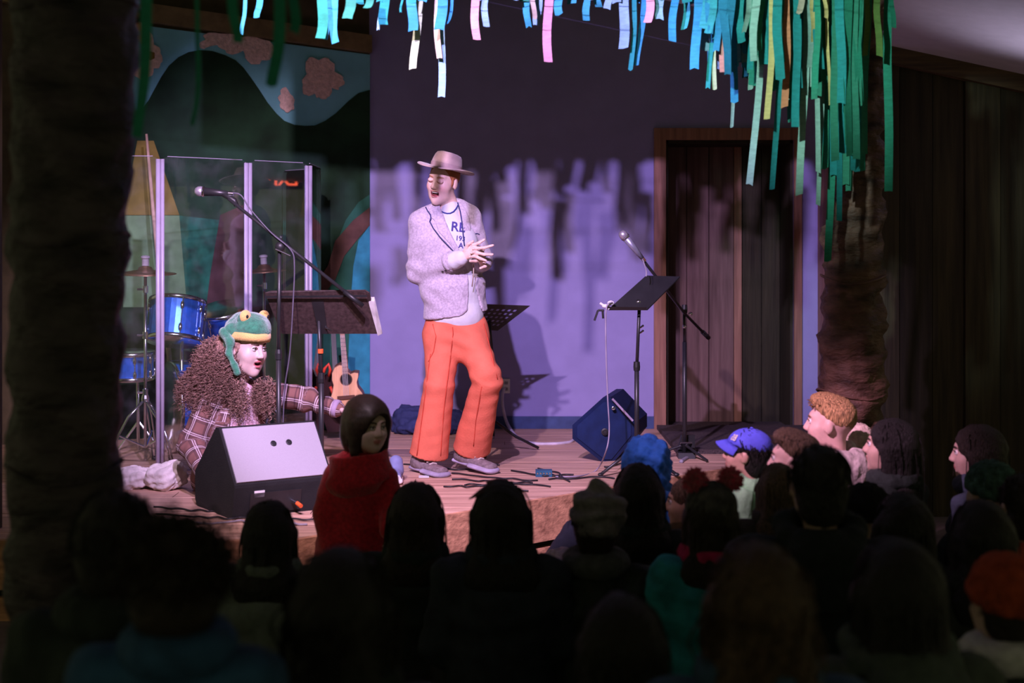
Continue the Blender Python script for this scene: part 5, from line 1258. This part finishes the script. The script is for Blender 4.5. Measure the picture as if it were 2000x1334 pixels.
        vol = [ell(w(0, -.014, .036), np.array((.088, .110, .096))*s, R, .02), slab(w(0, -.055, .0), w(0, -.085, -ln*.55), (.088*s, .065*s), (.112*s, .055*s), R[:, 0], .05), slab(w(0, -.085, -ln*.55), w(0, -.105, -ln), (.112*s, .05*s), (.105*s, .03*s), R[:, 0], .05), cone(w(.082, .0, .0), w(.092, -.02, -.17), .030*s, .022*s, .03), cone(w(-.082, .0, .0), w(-.092, -.02, -.17), .030*s, .022*s, .03), faceq]
        hair_strands(ex, scp, .06 if kind == 'long' else .15, 240 if kind == 'long' else 300, .30*s, .0036*s, 0 if kind == 'long' else .012*s, sd, 9, (0, 0, -1), 2.2, .85, 1.)
    elif kind == 'curly':
        vol = [ell(w(0, -.02, .03), np.array((.098, .115, .100))*s, R, .02), ell(w(0, -.05, -.04), np.array((.095, .080, .085))*s, R, .04), faceq]
        hair_strands(ex, scp, .3, 330, .085*s, .0042*s, .011*s, sd, 5, (0, 0, -1), 2.5, .5)
    if kind != 'none': sdf_obj('hair', vol, hv, hm, rt, wrinkle=(.003, 60, sd), extra=ex)
    # head wear
    if hat:
        ty, hcol = hat[0], hat[1]; nm = '%s_%d_%d_%d' % (ty, *[int(c*1000) for c in hcol])
        if ty in ('beanie', 'pompom', 'slouch'):
            m = mat(nm, hcol, .95, var=.18 if len(hat) < 3 else .3, scale=30, bump=.5, bscale=80, col2=hat[2] if len(hat) > 2 else None)
            up_ = nrm(R[:, 2]-R[:, 1]*.25)
            vol = [ell(w(0, -.018, .046), np.array((.097, .116, .098))*s, R, .02), half(-up_, w(0, 0, .018 if ty != 'slouch' else -.02), .01), ell(w(0, -.014, .0), np.array((.080, .098, .07))*s, R, .004, '-')]
            if ty == 'slouch': vol = [vol[0], ell(w(.03, -.06, .07), np.array((.07, .08, .075))*s, R, .05), cone(w(-.01, -.02, .12), w(.0, -.05, .155), .035*s, .012*s, .04)]+vol[1:]
            fn_ = (lambda V: wob(V, .010, 18, sd)+.008*np.sin(V[:, 2]*130+wob(V, 3, 9, 2))) if ty == 'slouch' else (lambda V: .0035*np.sin(np.arctan2((V-HC)@R[:, 0], (V-HC)@R[:, 1])*26)+wob(V, .003, 25, sd))
            hto = sdf_obj('knit_hat', vol, hv, m, rt, fold=fn_)
            if ty != 'slouch':
                cu = []; n = 12
                for i in range(n):
                    t0, t1 = 2*math.pi*i/n, 2*math.pi*(i+1)/n; g_ = lambda t: w(.089*math.cos(t), -.012+.108*math.sin(t), .028+.022*math.sin(t))
                    cu.append(slab(g_(t0), g_(t1), (.026*s, .013*s), (.026*s, .013*s), R[:, 2], .01))
                sdf_obj('hat_cuff', cu, hv, m, hto)
            if ty == 'pompom':
                pm_ = mat('pink_pompom', (.62, .03, .12), 1., var=.25, scale=80, bump=.6, bscale=200, sheen=.5)
                for (ax_, ay_, az_) in hat[3]:
                    q = MB(); g = np.random.default_rng(5); c = w(ax_, ay_, az_)
                    n = g.normal(size=(260, 3)); n /= np.linalg.norm(n, axis=1, keepdims=True); k9 = g.uniform(.040, .050, 260)[:, None]
                    q.strands(np.stack([c+n*.012, c+n*.03, c+n*k9], 1), np.array([.006, .005, .002]), 4)
                    sdf_obj('pompom', [ell(c, .038*s)], .008, pm_, rt, extra=q)
        elif ty == 'cap':
            m = mat(nm, hcol, .8, var=.08, scale=20, bump=.15)
            zf = nrm(R[:, 2]-R[:, 1]*.18)
            vol = [ell(w(0, -.012, .048), np.array((.090, .110, .082))*s, R, .02), half(-zf, w(0, 0, .034), .006), ell(w(0, -.012, .03), np.array((.080, .10, .07))*s, R, .004, '-')]
            hto = sdf_obj('cap_crown', vol, hv, m, rt)
            V = []; F = []; n = 14
            for lay in (.0, -.006):
                for i in range(n+1):
                    t = math.pi*(.12+.76*i/n)
                    for j, rr in enumerate((1., 1.33, 1.62)):
                        V.append(w(.082*math.cos(t)*(1 if j == 0 else 1.02), (.098*math.sin(t))*rr+(-.005), .052-.0*j-.028*(math.cos(t))**2*(1+.4*j)+lay-.010*j+.012))
            k_ = (n+1)*3
            for i in range(n):
                for j in range(2):
                    a_ = i*3+j; F += [(a_, a_+1, a_+4, a_+3), (k_+a_, k_+a_+3, k_+a_+4, k_+a_+1)]
                F += [(i*3+2, k_+i*3+2, k_+i*3+5, i*3+5), (i*3, i*3+3, k_+i*3+3, k_+i*3)]
            F += [(0, k_, k_+1, 1), (1, k_+1, k_+2, 2), (n*3, n*3+1, k_+n*3+1, k_+n*3), (n*3+1, n*3+2, k_+n*3+2, k_+n*3+1)]
            mesh_obj('cap_visor', V, F, m, rt, True)
            MB().ell(w(0, -.012, .131), (.008*s, .008*s, .005*s), R, 8, 6).build('cap_button', m, rt, smooth=True)
            if len(hat) > 3:
                def pl_(u, v):
                    ang = u/.10+hat[4]; d = R@np.array([math.sin(ang), math.cos(ang)*1.05, 0]); base = w(0, -.012, .070+v); return base+d*(.092*s)*math.sqrt(max(.1, 1-((.022+v)/.082)**2))*1.12
                text_mesh(hat[3], .045*s, pl_).build('cap_lettering', M_white, rt)
        elif ty == 'hood':
            m = mat(nm, hcol, .8, var=.2, scale=20, bump=.4, bscale=40)
            vol = [ell(w(0, -.022, .03), np.array((.108, .122, .112))*s, R, .02), slab(w(0, -.035, .0), L(0, -.02, zs+.02*s), (.10*s, .105*s), (.115*s, .10*s), R[:, 0], .05), ell(w(0, .12, -.03), np.array((.078, .10, .115))*s, R, .015, '-')]
            sdf_obj('raised_hood', vol, hv, m, rt, fold=lambda V: wob(V, .010, 22, sd)+wob(V, .007, 60, sd+1))
    return rt

BLK = (.020, .030, .026); NVY = (.022, .030, .042)
sitter(228, 955, 3.2, 1., -4, 'dark short haired person in black nearest the left palm trunk', BLK, vox=.015)
sitter(354, 1018, 2.68, .86, -6, 'blurred curly haired child in a blue jacket at lower left', (.02, .07, .15), ('curly', 'dark'), vox=.015)
sitter(527, 978, 4.9, .84, 0, 'child with straight black hair in a pale grey green jacket', (.13, .16, .14), ('long', 'black'))
sitter(812, 942, 5.2, .95, -4, 'girl with long dark hair right of the red coat', BLK, ('long', 'dark'))
sitter(978, 938, 4.9, .95, 3, 'girl with very long black hair and a pointed clip, front of the stage centre', NVY, ('long', 'black'))
sitter(668, 1072, 2.9, 1., -8, 'dark bushy haired person in black at bottom centre left', BLK, ('wavy', 'black'), vox=.015)
sitter(1165, 960, 5.0, .92, -8, 'person in a slouchy grey knit hat and dark mottled coat', (.022, .030, .026), ('short', 'dark'), hat=('slouch', (.20, .19, .20)), wide=1.08, jvar=.8, collar=(.08, .09, .085))
sitter(1262, 852, 6.0, .88, 8, 'child in a crinkled bright blue hood beside the stage edge', (.04, .16, .48), ('short', 'dark'), hat=('hood', (.03, .17, .62)), vox=.011)
sitter(1246, 905, 5.45, .92, 0, 'black haired person in black just in front of the blue hood', BLK, ('long', 'black'))
sitter(1387, 947, 4.8, .86, 6, 'child in a black knit hat with two pink pompoms and a teal jacket', (.02, .26, .30), ('long', 'dark'), hat=('pompom', (.015, .014, .015), (.10, .10, .09), [(-.062, -.02, .148), (.078, -.01, .150)]), collar=(.45, .02, .10), vox=.011)
sitter(1345, 930, 5.7, .84, 75, 'brown haired child in a tan coat facing left behind the pompom hat', (.14, .085, .04), ('short', 'mid'), hyaw=80, skin=(.50, .31, .22), face=True, vox=.011)
sitter(1458, 836, 5.95, .86, 60, 'boy in a bright blue baseball cap and pale green hoodie', (.36, .72, .40), ('short', 'black'), hyaw=72, pitch=6, skin=(.58, .36, .28), face=True, vox=.010, hat=('cap', (.10, .12, .75), None, 'BS', -.75), jname='mint_hoodie', hoodcol=(.34, .70, .38))
sitter(1552, 842, 5.5, .90, 50, 'smiling person with light streaked dark hair beside the blue cap', NVY, ('quiff', 'mid'), hyaw=68, pitch=3, skin=(.68, .46, .40), face=True, vox=.010)
sitter(1622, 772, 6.3, 1.0, 40, 'man with a blond quiff in a pale grey hoodie', (.62, .56, .54), ('quiff', 'blond'), hyaw=70, pitch=4, skin=(.66, .44, .38), face=True, vox=.010, hoodcol=(.55, .48, .45), jname='pale_hoodie')
sitter(1672, 830, 6.62, .72, 30, 'child in a cream knitted hat behind the man with the quiff', (.40, .34, .30), ('none', 'dark'), hat=('beanie', (.62, .50, .42), (.45, .36, .30)), hyaw=20)
sitter(1738, 818, 5.8, .92, 50, 'woman with long black hair looking left before the plank wall', BLK, ('long', 'black'), hyaw=68, pitch=6, skin=(.50, .33, .27), face=True, vox=.011)
sitter(1600, 868, 4.3, 1., -2, 'broad person with short black hair and a black hooded jacket, right of centre', (.010, .016, .018), ('short', 'black'), wide=1.25, hoodcol=(.010, .015, .016))
sitter(1519, 905, 5.2, .74, 6, 'brown haired child half hidden left of the broad black jacket', (.05, .045, .04), ('long', 'mid'))
sitter(1690, 948, 5.3, .84, 10, 'child in a plain black knit hat behind the broad black jacket', NVY, ('none', 'black'), hat=('beanie', (.008, .008, .010)))
sitter(1763, 962, 4.8, .94, 4, 'person with smooth black hair in black, below the woman looking left', BLK, ('long', 'black'))
sitter(1478, 1060, 2.9, 1., 6, 'person with long wavy brown hair and a denim blue jacket at bottom right', (.03, .07, .13), ('wavy', 'brown'), vox=.014)
sitter(1908, 830, 5.95, .95, 55, 'woman with brown hair and a slate blue sleeve by the right plank wall', (.05, .07, .10), ('long', 'dark'), hyaw=70, skin=(.50, .34, .28), face=True, vox=.011)
sitter(1932, 904, 5.45, .90, 20, 'child in a dark green leaf patterned hat at the right', (.02, .03, .03), ('none', 'black'), hat=('beanie', (.05, .11, .09), (.012, .03, .024)), jvar=.8)
sitter(1914, 976, 4.4, .94, 8, 'dark haired person in an olive coat below the leaf patterned hat', (.025, .03, .025), ('long', 'black'))
sitter(1998, 925, 4.9, .94, 10, 'person in an orange hoodie at the right edge', (.36, .07, .03), ('short', 'dark'), hoodcol=(.36, .07, .03))
sitter(1958, 1088, 3.75, .92, 10, 'person in a rust orange knit hat and white collar at lower right', BLK, ('short', 'dark'), hat=('beanie', (.34, .055, .02)), collar=(.55, .55, .58), vox=.014)
sitter(1752, 1052, 3.35, 1., 6, 'dark haired person in a grey green coat with its hood down, bottom right', (.07, .09, .075), ('long', 'black'), hoodcol=(.06, .08, .07), vox=.014)
sitter(1215, 1160, 3.25, .95, -5, 'black haired person in a dark teal jacket at bottom centre', (.010, .025, .026), ('long', 'black'), vox=.015)
# clothing and a shoe on the floor by the stage
def fo(V): return wob(V, .018, 18, 21)+wob(V, .006, 60, 22)
c = P(1085, 1095, 6.2)
sdf_obj('folded_jacket', [ell((c[0]-.03, 6.15, .16), (.13, .10, .13), k=.05), ell((c[0]+.03, 6.1, .24), (.08, .08, .10), k=.05), ell((c[0], 6.0, .06), (.16, .12, .07), k=.05), half((0, 0, -1), (0, 0, .003))], .009, mat('lilac_nylon', (.50, .42, .55), .6, bump=.2), fold=fo, label='crumpled lilac jacket heaped on the floor before the stage', cat='jacket')
sdf_obj('rolled_coat', [cone((P(1090, 0, 6.45)[0], 6.45, .12), (P(1110, 0, 6.5)[0]+.05, 6.5, .30), .10, .085, .03), ell((P(1098, 0, 6.45)[0], 6.42, .08), (.12, .1, .09), k=.04), half((0, 0, -1), (0, 0, .003))], .012, mat('charcoal_coat', (.05, .05, .065), .85), wrinkle=(.008, 20), label='charcoal coat bundled against the stage front left of the grey hat', cat='coat')
sn = empty('sneaker', fl_(775, 945, SZ), 'white soled sneaker standing on the stage beside the red coat', 'shoe')
c = fl_(773, 943, SZ)
sdf_obj('upper', [slab(c+(-.01, .10, .05), c+(0, -.06, .04), (.036, .04), (.036, .03), (1, 0, 0), .03), cone(c+(-.005, .06, .06), c+(-.005, .07, .10), .04, .038, .03), half((0, 0, -1), c+(0, 0, .02))], .008, mat('sneaker_blue', (.20, .22, .40), .7), sn)
sdf_obj('sole', [slab(c+(-.01, .11, .016), c+(0, -.07, .016), (.042, .015), (.044, .015), (1, 0, 0), .01), slab(c+(0, -.075, .03), c+(0, -.09, .05), (.04, .012), (.03, .01), (1, 0, 0), .01)], .006, M_white, sn)
hc_ = MB(); b = P(978, 940, 4.9)
hc_.tube([P(955, 948, 4.88), P(938, 962, 4.86), P(916, 975, 4.84)], [.009, .010, .002], 6); hc_.tube([P(950, 944, 4.9), P(970, 938, 4.9), P(992, 940, 4.9)], .008, 6)
hc_.build('hair_clip', mat('hair_clip_dark', (.10, .05, .07), .3), smooth=True, label='pointed dark clip in the very long black hair at centre', cat='hair clip')

# ------------------------------------------------------------ wrapped palm trunks
M_bark = mat('crumpled_brown_paper', (.13, .07, .05), .6, var=.4, scale=7, stretch=(1, 1, 2.5), bump=.8, bscale=22)
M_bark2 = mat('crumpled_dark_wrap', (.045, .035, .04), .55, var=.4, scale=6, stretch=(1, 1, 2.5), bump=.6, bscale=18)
def trunk(name, pts, m, label, seed, amp):
    nz_, na = 110, 48; V = []; pts = np.array(pts, float)
    zz = np.linspace(pts[0, 2], pts[-1, 2], nz_)
    for z in zz:
        x = np.interp(z, pts[:, 2], pts[:, 0]); y = np.interp(z, pts[:, 2], pts[:, 1]); r = np.interp(z, pts[:, 2], pts[:, 3])
        for k in range(na):
            a = 2*math.pi*k/na; V.append((x+r*math.cos(a), y+r*math.sin(a), z))
    V = np.array(V); F = np.array([(i*na+k, i*na+(k+1) % na, (i+1)*na+(k+1) % na, (i+1)*na+k) for i in range(nz_-1) for k in range(na)])
    n = vnormals(V, F); ang = np.arctan2(n[:, 1], n[:, 0])
    d = wob(V, amp, 14, seed)+amp*.7*np.sin(V[:, 2]*38+3*np.sin(ang+seed)+wob(V, 2.5, 6, seed+3))+wob(V*np.array([1, 1, 2.]), amp*.6, 45, seed+5)
    r = empty(name, (pts[0, 0], pts[0, 1], 0), label, 'palm prop', 'paper palm trees framing the stage')
    mesh_obj('wrapped_trunk', V+n*d[:, None], F, m, r, True)
    for i, z in enumerate(np.linspace(pts[0, 2]+.35, pts[-1, 2]-.3, 5)):
        x = np.interp(z, pts[:, 2], pts[:, 0]); y = np.interp(z, pts[:, 2], pts[:, 1]); rr = np.interp(z, pts[:, 2], pts[:, 3])+amp*.6
        MB().tube([(x+rr*math.cos(t), y+rr*math.sin(t), z+.02*math.sin(t*2+i)) for t in np.linspace(0, 2*math.pi, 25)], .006, 5).build('wrap_ridge', m, r, smooth=True)
    return r
Yt = 7.0
trunk('palm_tree', [(P(1662, 0, Yt)[0], Yt, 0, .165), (P(1662, 830, Yt)[0], Yt, P(0, 830, Yt)[2], .158), (P(1668, 450, Yt)[0], Yt, P(0, 450, Yt)[2], .140), (P(1692, 200, Yt)[0], Yt, P(0, 200, Yt)[2], .085), (P(1700, 60, Yt)[0], Yt, 2.85, .08)], M_bark, 'brown crumpled paper palm trunk under the green streamers at right', 4, .017)
Yt = 4.0
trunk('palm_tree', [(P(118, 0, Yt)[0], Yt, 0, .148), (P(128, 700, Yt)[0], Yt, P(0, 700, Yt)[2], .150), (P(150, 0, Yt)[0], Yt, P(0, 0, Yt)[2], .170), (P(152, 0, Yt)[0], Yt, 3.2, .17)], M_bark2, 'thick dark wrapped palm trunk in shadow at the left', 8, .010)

# ------------------------------------------------------------ paper streamers
SCOL = {'dgreen': (.02, .26, .16), 'green': (.03, .24, .15), 'teal': (.02, .34, .34), 'cyan': (.06, .48, .60), 'blue': (.04, .34, .60), 'ltblue': (.30, .58, .75), 'mint': (.35, .62, .52), 'palegreen': (.48, .60, .36), 'cream': (.68, .62, .46), 'yellow': (.72, .62, .24), 'pink': (.80, .42, .52), 'salmon': (.76, .34, .30), 'orange': (.70, .28, .14), 'olive': (.16, .30, .07)}
WORD = {'dgreen': 'dark green', 'green': 'green', 'teal': 'teal', 'cyan': 'turquoise', 'blue': 'sky blue', 'ltblue': 'pale blue', 'mint': 'pale mint', 'palegreen': 'pale green', 'cream': 'cream', 'yellow': 'pale yellow', 'pink': 'pink', 'salmon': 'salmon pink', 'orange': 'orange', 'olive': 'olive green'}
SM = {}
for k, c in SCOL.items(): SM[k] = mat('crepe_'+k, tuple(x_*(.66 if 'green' not in k else .85) for x_ in c), .85, var=.10, scale=25, bump=.25, bscale=140, stretch=(1, 1, 3))
def streamer(x, yb, w, col, Y, xt=None, twist=None, label=None, group=None, seed=0, ztop=None):
    g = random.Random(seed); xt = x if xt is None else xt
    b = P(x, yb, Y); t = P(xt, 0, Y); zt = ztop or RZ(Y); hw = w/FPX*Y/2
    # continue the line above the frame
    n = max(8, int((zt-b[2])/.06)); V = []; F = []
    sl = (t[0]-b[0])/max(.05, t[2]-b[2]); sl = max(-.12, min(.12, sl))
    tw = g.uniform(-.5, .5) if twist is None else twist; a1 = g.uniform(-.35, .35); ph = g.uniform(0, 6)
    for i in range(n+1):
        f = i/n; z = b[2]+(zt-b[2])*f; cx = b[0]+sl*(z-b[2]); a = a1+tw*(1-f); sw = .012*math.sin(f*4+ph)*(1-f); cur = .012*math.sin(f*9+ph)*(1-f)
        hwz = hw
        for j, u in enumerate((-1, 0, 1)):
            V.append((cx+sw+u*hwz*math.cos(a), Y+cur+u*hwz*math.sin(a)+(.0025 if j == 1 else 0), z+(g.uniform(-.006, .006) if i == 0 else 0)))
    for i in range(n):
        for j in (0, 1): a = i*3+j; F.append((a, a+1, a+4, a+3))
    o = mesh_obj('paper_streamer', V, F, SM[col], None, True); return tag(o, label, 'streamer', group)
def RZ(Y): return 1.6+(500/FPX)*Y+.03
NAMED = [  # x, bottom, width, colour, depth, top x, label
 (279, 270, 24, 'dgreen', 3.5, 284, 'wide dark green streamer hanging beside the left palm trunk, the longest at left'),
 (381, 246, 9, 'dgreen', 3.5, 384, 'thin twisted dark green streamer reaching down the dark hill'),
 (455, 83, 21, 'dgreen', 3.5, None, 'broad dark green streamer ending on the pink cloud bank'),
 (478, 66, 7, 'cyan', 6.0, None, 'hair thin turquoise streamer right of the cloud bank'),
 (507, 35, 13, 'cyan', 6.2, None, 'short turquoise streamer above the mural beam, leftmost of its colour'),
 (541, 170, 23, 'dgreen', 3.5, 545, 'long dark green streamer ending above the small teardrop cloud'),
 (571, 64, 20, 'dgreen', 3.55, None, 'dark green streamer just right of the long one over the mural'),
 (628, 75, 20, 'dgreen', 6.1, None, 'green streamer overlapped by a narrow turquoise one'),
 (640, 77, 9, 'cyan', 6.2, None, 'narrow turquoise streamer half behind a green one above the big cloud'),
 (656, 84, 15, 'cyan', 6.2, 653, 'bright turquoise streamer widening at its end above the big cloud'),
 (684, 36, 20, 'green', 6.0, None, 'short green streamer above the right end of the mural'),
 (720, 16, 15, 'green', 6.1, None, 'very short green streamer over the corner of the mural'),
 (752, 50, 18, 'teal', 6.3, None, 'teal streamer with a thin blue tail beside the mural corner'),
 (744, 58, 6, 'ltblue', 6.35, None, 'thin pale blue tail next to the teal streamer'),
 (787, 24, 5, 'teal', 6.4, None, 'thin teal strip left of the sky blue streamer'),
 (803, 60, 19, 'blue', 6.4, None, 'sky blue streamer in front of a long pale green one'),
 (811, 135, 15, 'palegreen', 6.5, 818, 'long pale green streamer above left of the felt hat'),
 (855, 112, 13, 'cream', 6.5, 856, 'cream streamer above the felt hat'),
 (859, 189, 14, 'ltblue', 6.55, 862, 'longest pale blue streamer, straight above the felt hat'),
 (863, 60, 20, 'blue', 6.4, None, 'short sky blue streamer above the felt hat'),
 (876, 48, 6, 'blue', 6.45, 881, 'thin slanted blue strip above the felt hat'),
 (928, 78, 16, 'pink', 6.4, 930, 'short pink streamer right of the felt hat'),
 (945, 53, 13, 'ltblue', 6.45, 948, 'short pale blue streamer just right of a pink one'),
 (1030, 52, 15, 'cyan', 6.4, None, 'turquoise streamer in a small bunch above the man at right'),
 (1040, 37, 10, 'cream', 6.35, None, 'short cream streamer between two blue ones'),
 (1050, 50, 16, 'ltblue', 6.45, None, 'crinkled pale blue streamer beside the cream one'),
 (1069, 121, 17, 'pink', 6.4, 1073, 'long pink streamer hanging alone at the centre top'),
 (1093, 28, 16, 'cyan', 6.4, None, 'short turquoise streamer right of the long pink one'),
 (1145, 38, 14, 'cyan', 6.5, 1152, 'crumpled turquoise streamer tip at centre right'),
 (1165, 15, 15, 'cyan', 6.5, None, 'barely visible turquoise streamer tip'),
 (1190, 18, 14, 'ltblue', 6.5, None, 'short rounded pale blue streamer tip'),
 (1215, 94, 19, 'ltblue', 6.4, 1219, 'long pale blue streamer at centre right'),
 (1235, 138, 9, 'teal', 6.45, 1238, 'narrow teal streamer ending in a point'),
 (1246, 128, 12, 'blue', 6.5, 1258, 'slanted blue streamer crossing the narrow teal point'),
 (1266, 46, 16, 'pink', 6.35, 1268, 'short pink streamer right of the teal point'),
 (1290, 38, 17, 'ltblue', 6.4, None, 'short wide pale blue streamer beside the short pink one'),
 (1311, 80, 15, 'blue', 6.4, 1320, 'slanted sky blue streamer above the doorway left side'),
 (1337, 57, 13, 'cyan', 6.5, 1340, 'turquoise streamer above the doorway'),
 (1360, 135, 18, 'blue', 6.4, 1364, 'long deep blue streamer above the doorway'),
 (1414, 143, 16, 'salmon', 6.3, 1419, 'long salmon pink streamer at the start of the thick cluster'),
 (1430, 199, 15, 'blue', 6.45, 1434, 'long blue streamer right of the salmon pink one'),
 (1387, 172, 9, 'teal', 6.5, 1393, 'thin teal streamer left of the salmon pink one'),
 (1395, 175, 9, 'palegreen', 6.52, 1399, 'thin pale green streamer left of the salmon pink one'),
 (1428, 248, 9, 'mint', 6.55, 1433, 'thin pale mint tip below the long blue streamer'),
 (1466, 361, 13, 'mint', 6.4, 1492, 'very long slanted pale mint streamer over the doorway'),
 (1511, 368, 14, 'teal', 6.4, 1527, 'very long teal streamer over the doorway'),
 (1565, 381, 14, 'mint', 6.4, 1576, 'very long pale mint streamer over the right door jamb'),
 (1500, 233, 12, 'yellow', 6.3, 1508, 'long pale yellow streamer over the top of the doorway'),
 (1534, 210, 14, 'orange', 6.3, 1535, 'short wide orange streamer low in the cluster'),
 (1519, 97, 12, 'cream', 6.25, 1521, 'cream streamer bright against the teal cluster'),
 (1584, 81, 12, 'yellow', 6.25, 1588, 'yellow streamer right of the cream one'),
 (1563, 27, 14, 'cream', 6.25, None, 'short cream streamer at the frame top in the cluster'),
 (1610, 36, 8, 'yellow', 6.25, None, 'short narrow yellow streamer at the frame top'),
 (1617, 207, 6, 'yellow', 6.3, 1617, 'hair thin long yellow streamer in the cluster'),
 (1595, 336, 10, 'mint', 6.5, 1602, 'narrow pale mint streamer low beside the palm trunk'),
 (1601, 402, 9, 'mint', 6.55, 1606, 'narrow mint tip hanging left of the palm trunk'),
 (1635, 430, 12, 'teal', 6.5, 1642, 'longest teal streamer left of the palm trunk'),
 (1616, 510, 14, 'dgreen', 6.65, 1632, 'longest dark green streamer touching the palm trunk'),
 (1692, 109, 14, 'olive', 6.4, None, 'olive green streamer in front of the palm trunk, left of two'),
 (1714, 109, 13, 'olive', 6.4, None, 'olive green streamer in front of the palm trunk, right of two'),
 (1732, 374, 16, 'dgreen', 6.5, 1735, 'long dark green streamer along the right side of the palm trunk'),
 (1742, 54, 10, 'dgreen', 6.45, None, 'short dark green streamer against the pale ceiling')]
for i, (x, yb, w, c, Y, xt, lb) in enumerate(NAMED): streamer(x, yb, w, c, Y, xt, label=lb, group='paper streamers over the stage', seed=100+i)
g = random.Random(11)
NC = 165
for i in range(NC):
    x = 1372+ (1690-1372)*(i+g.uniform(-.4, .4))/NC
    lim = np.interp(x, [1370, 1400, 1450, 1500, 1550, 1590, 1620, 1660, 1690], [110, 130, 175, 180, 250, 315, 350, 380, 330])
    fr_ = g.uniform(.35, 1.0); yb = lim*fr_; Y = g.uniform(6.2, 6.85)
    c = g.choice(['teal', 'teal', 'green', 'teal', 'cyan', 'mint', 'green', 'mint', 'dgreen'] if x > 1440 else ['cyan', 'blue', 'blue', 'teal', 'ltblue'])
    if x > 1625: c = g.choice(['green', 'dgreen', 'dgreen', 'teal', 'green'])
    zone = 'above the left half of the doorway' if x < 1440 else 'above the middle of the doorway' if x < 1510 else 'above the right door jamb' if x < 1575 else 'between the door jamb and the palm trunk' if x < 1640 else 'covering the upper palm trunk'
    ln = 'short' if fr_ < .58 else 'medium length' if fr_ < .8 else 'long'
    streamer(x, yb, g.uniform(11, 20), c, Y, x+g.uniform(-3, 9), label='%s %s paper streamer %s' % (ln, WORD[c], zone), group='streamer cluster %s' % zone, seed=500+i)
# short ones just reaching into the frame and above it
for i in range(62):
    x = 640+ (1380-640)*(i+g.uniform(-.4, .4))/62
    c = g.choice(['cyan', 'blue', 'teal', 'ltblue', 'green'])
    zone = 'over the mural corner' if x < 760 else 'over the man in the hat' if x < 960 else 'over the bare back wall' if x < 1230 else 'over the microphone'
    streamer(x, g.choice([-45, -30, -14, -8, -2, 4, 7])+g.uniform(-5, 3), g.uniform(13, 20), c, g.uniform(6.3, 6.7), x, label='%s streamer tip hanging at the top edge %s' % (WORD[c], zone), group='short streamer tips %s' % zone, seed=900+i, ztop=2.9)
# lines the streamers hang from
for j, Y in enumerate((3.5, 6.0, 6.2, 6.4, 6.55, 6.75)):
    x0, x1 = ((-.98, -.45) if Y < 6 else (-1.5, 1.75))
    z = RZ(Y)
    MB().tube([(x0+(x1-x0)*k/12, Y, z-.004*math.sin(math.pi*k/12)) for k in range(13)], .0014, 6).build('hanging_line', M_cab, label='thin dark line number %s from the audience that carries the streamers' % ['one', 'two', 'three', 'four', 'five', 'six'][j], cat='line', group='lines holding the streamers')
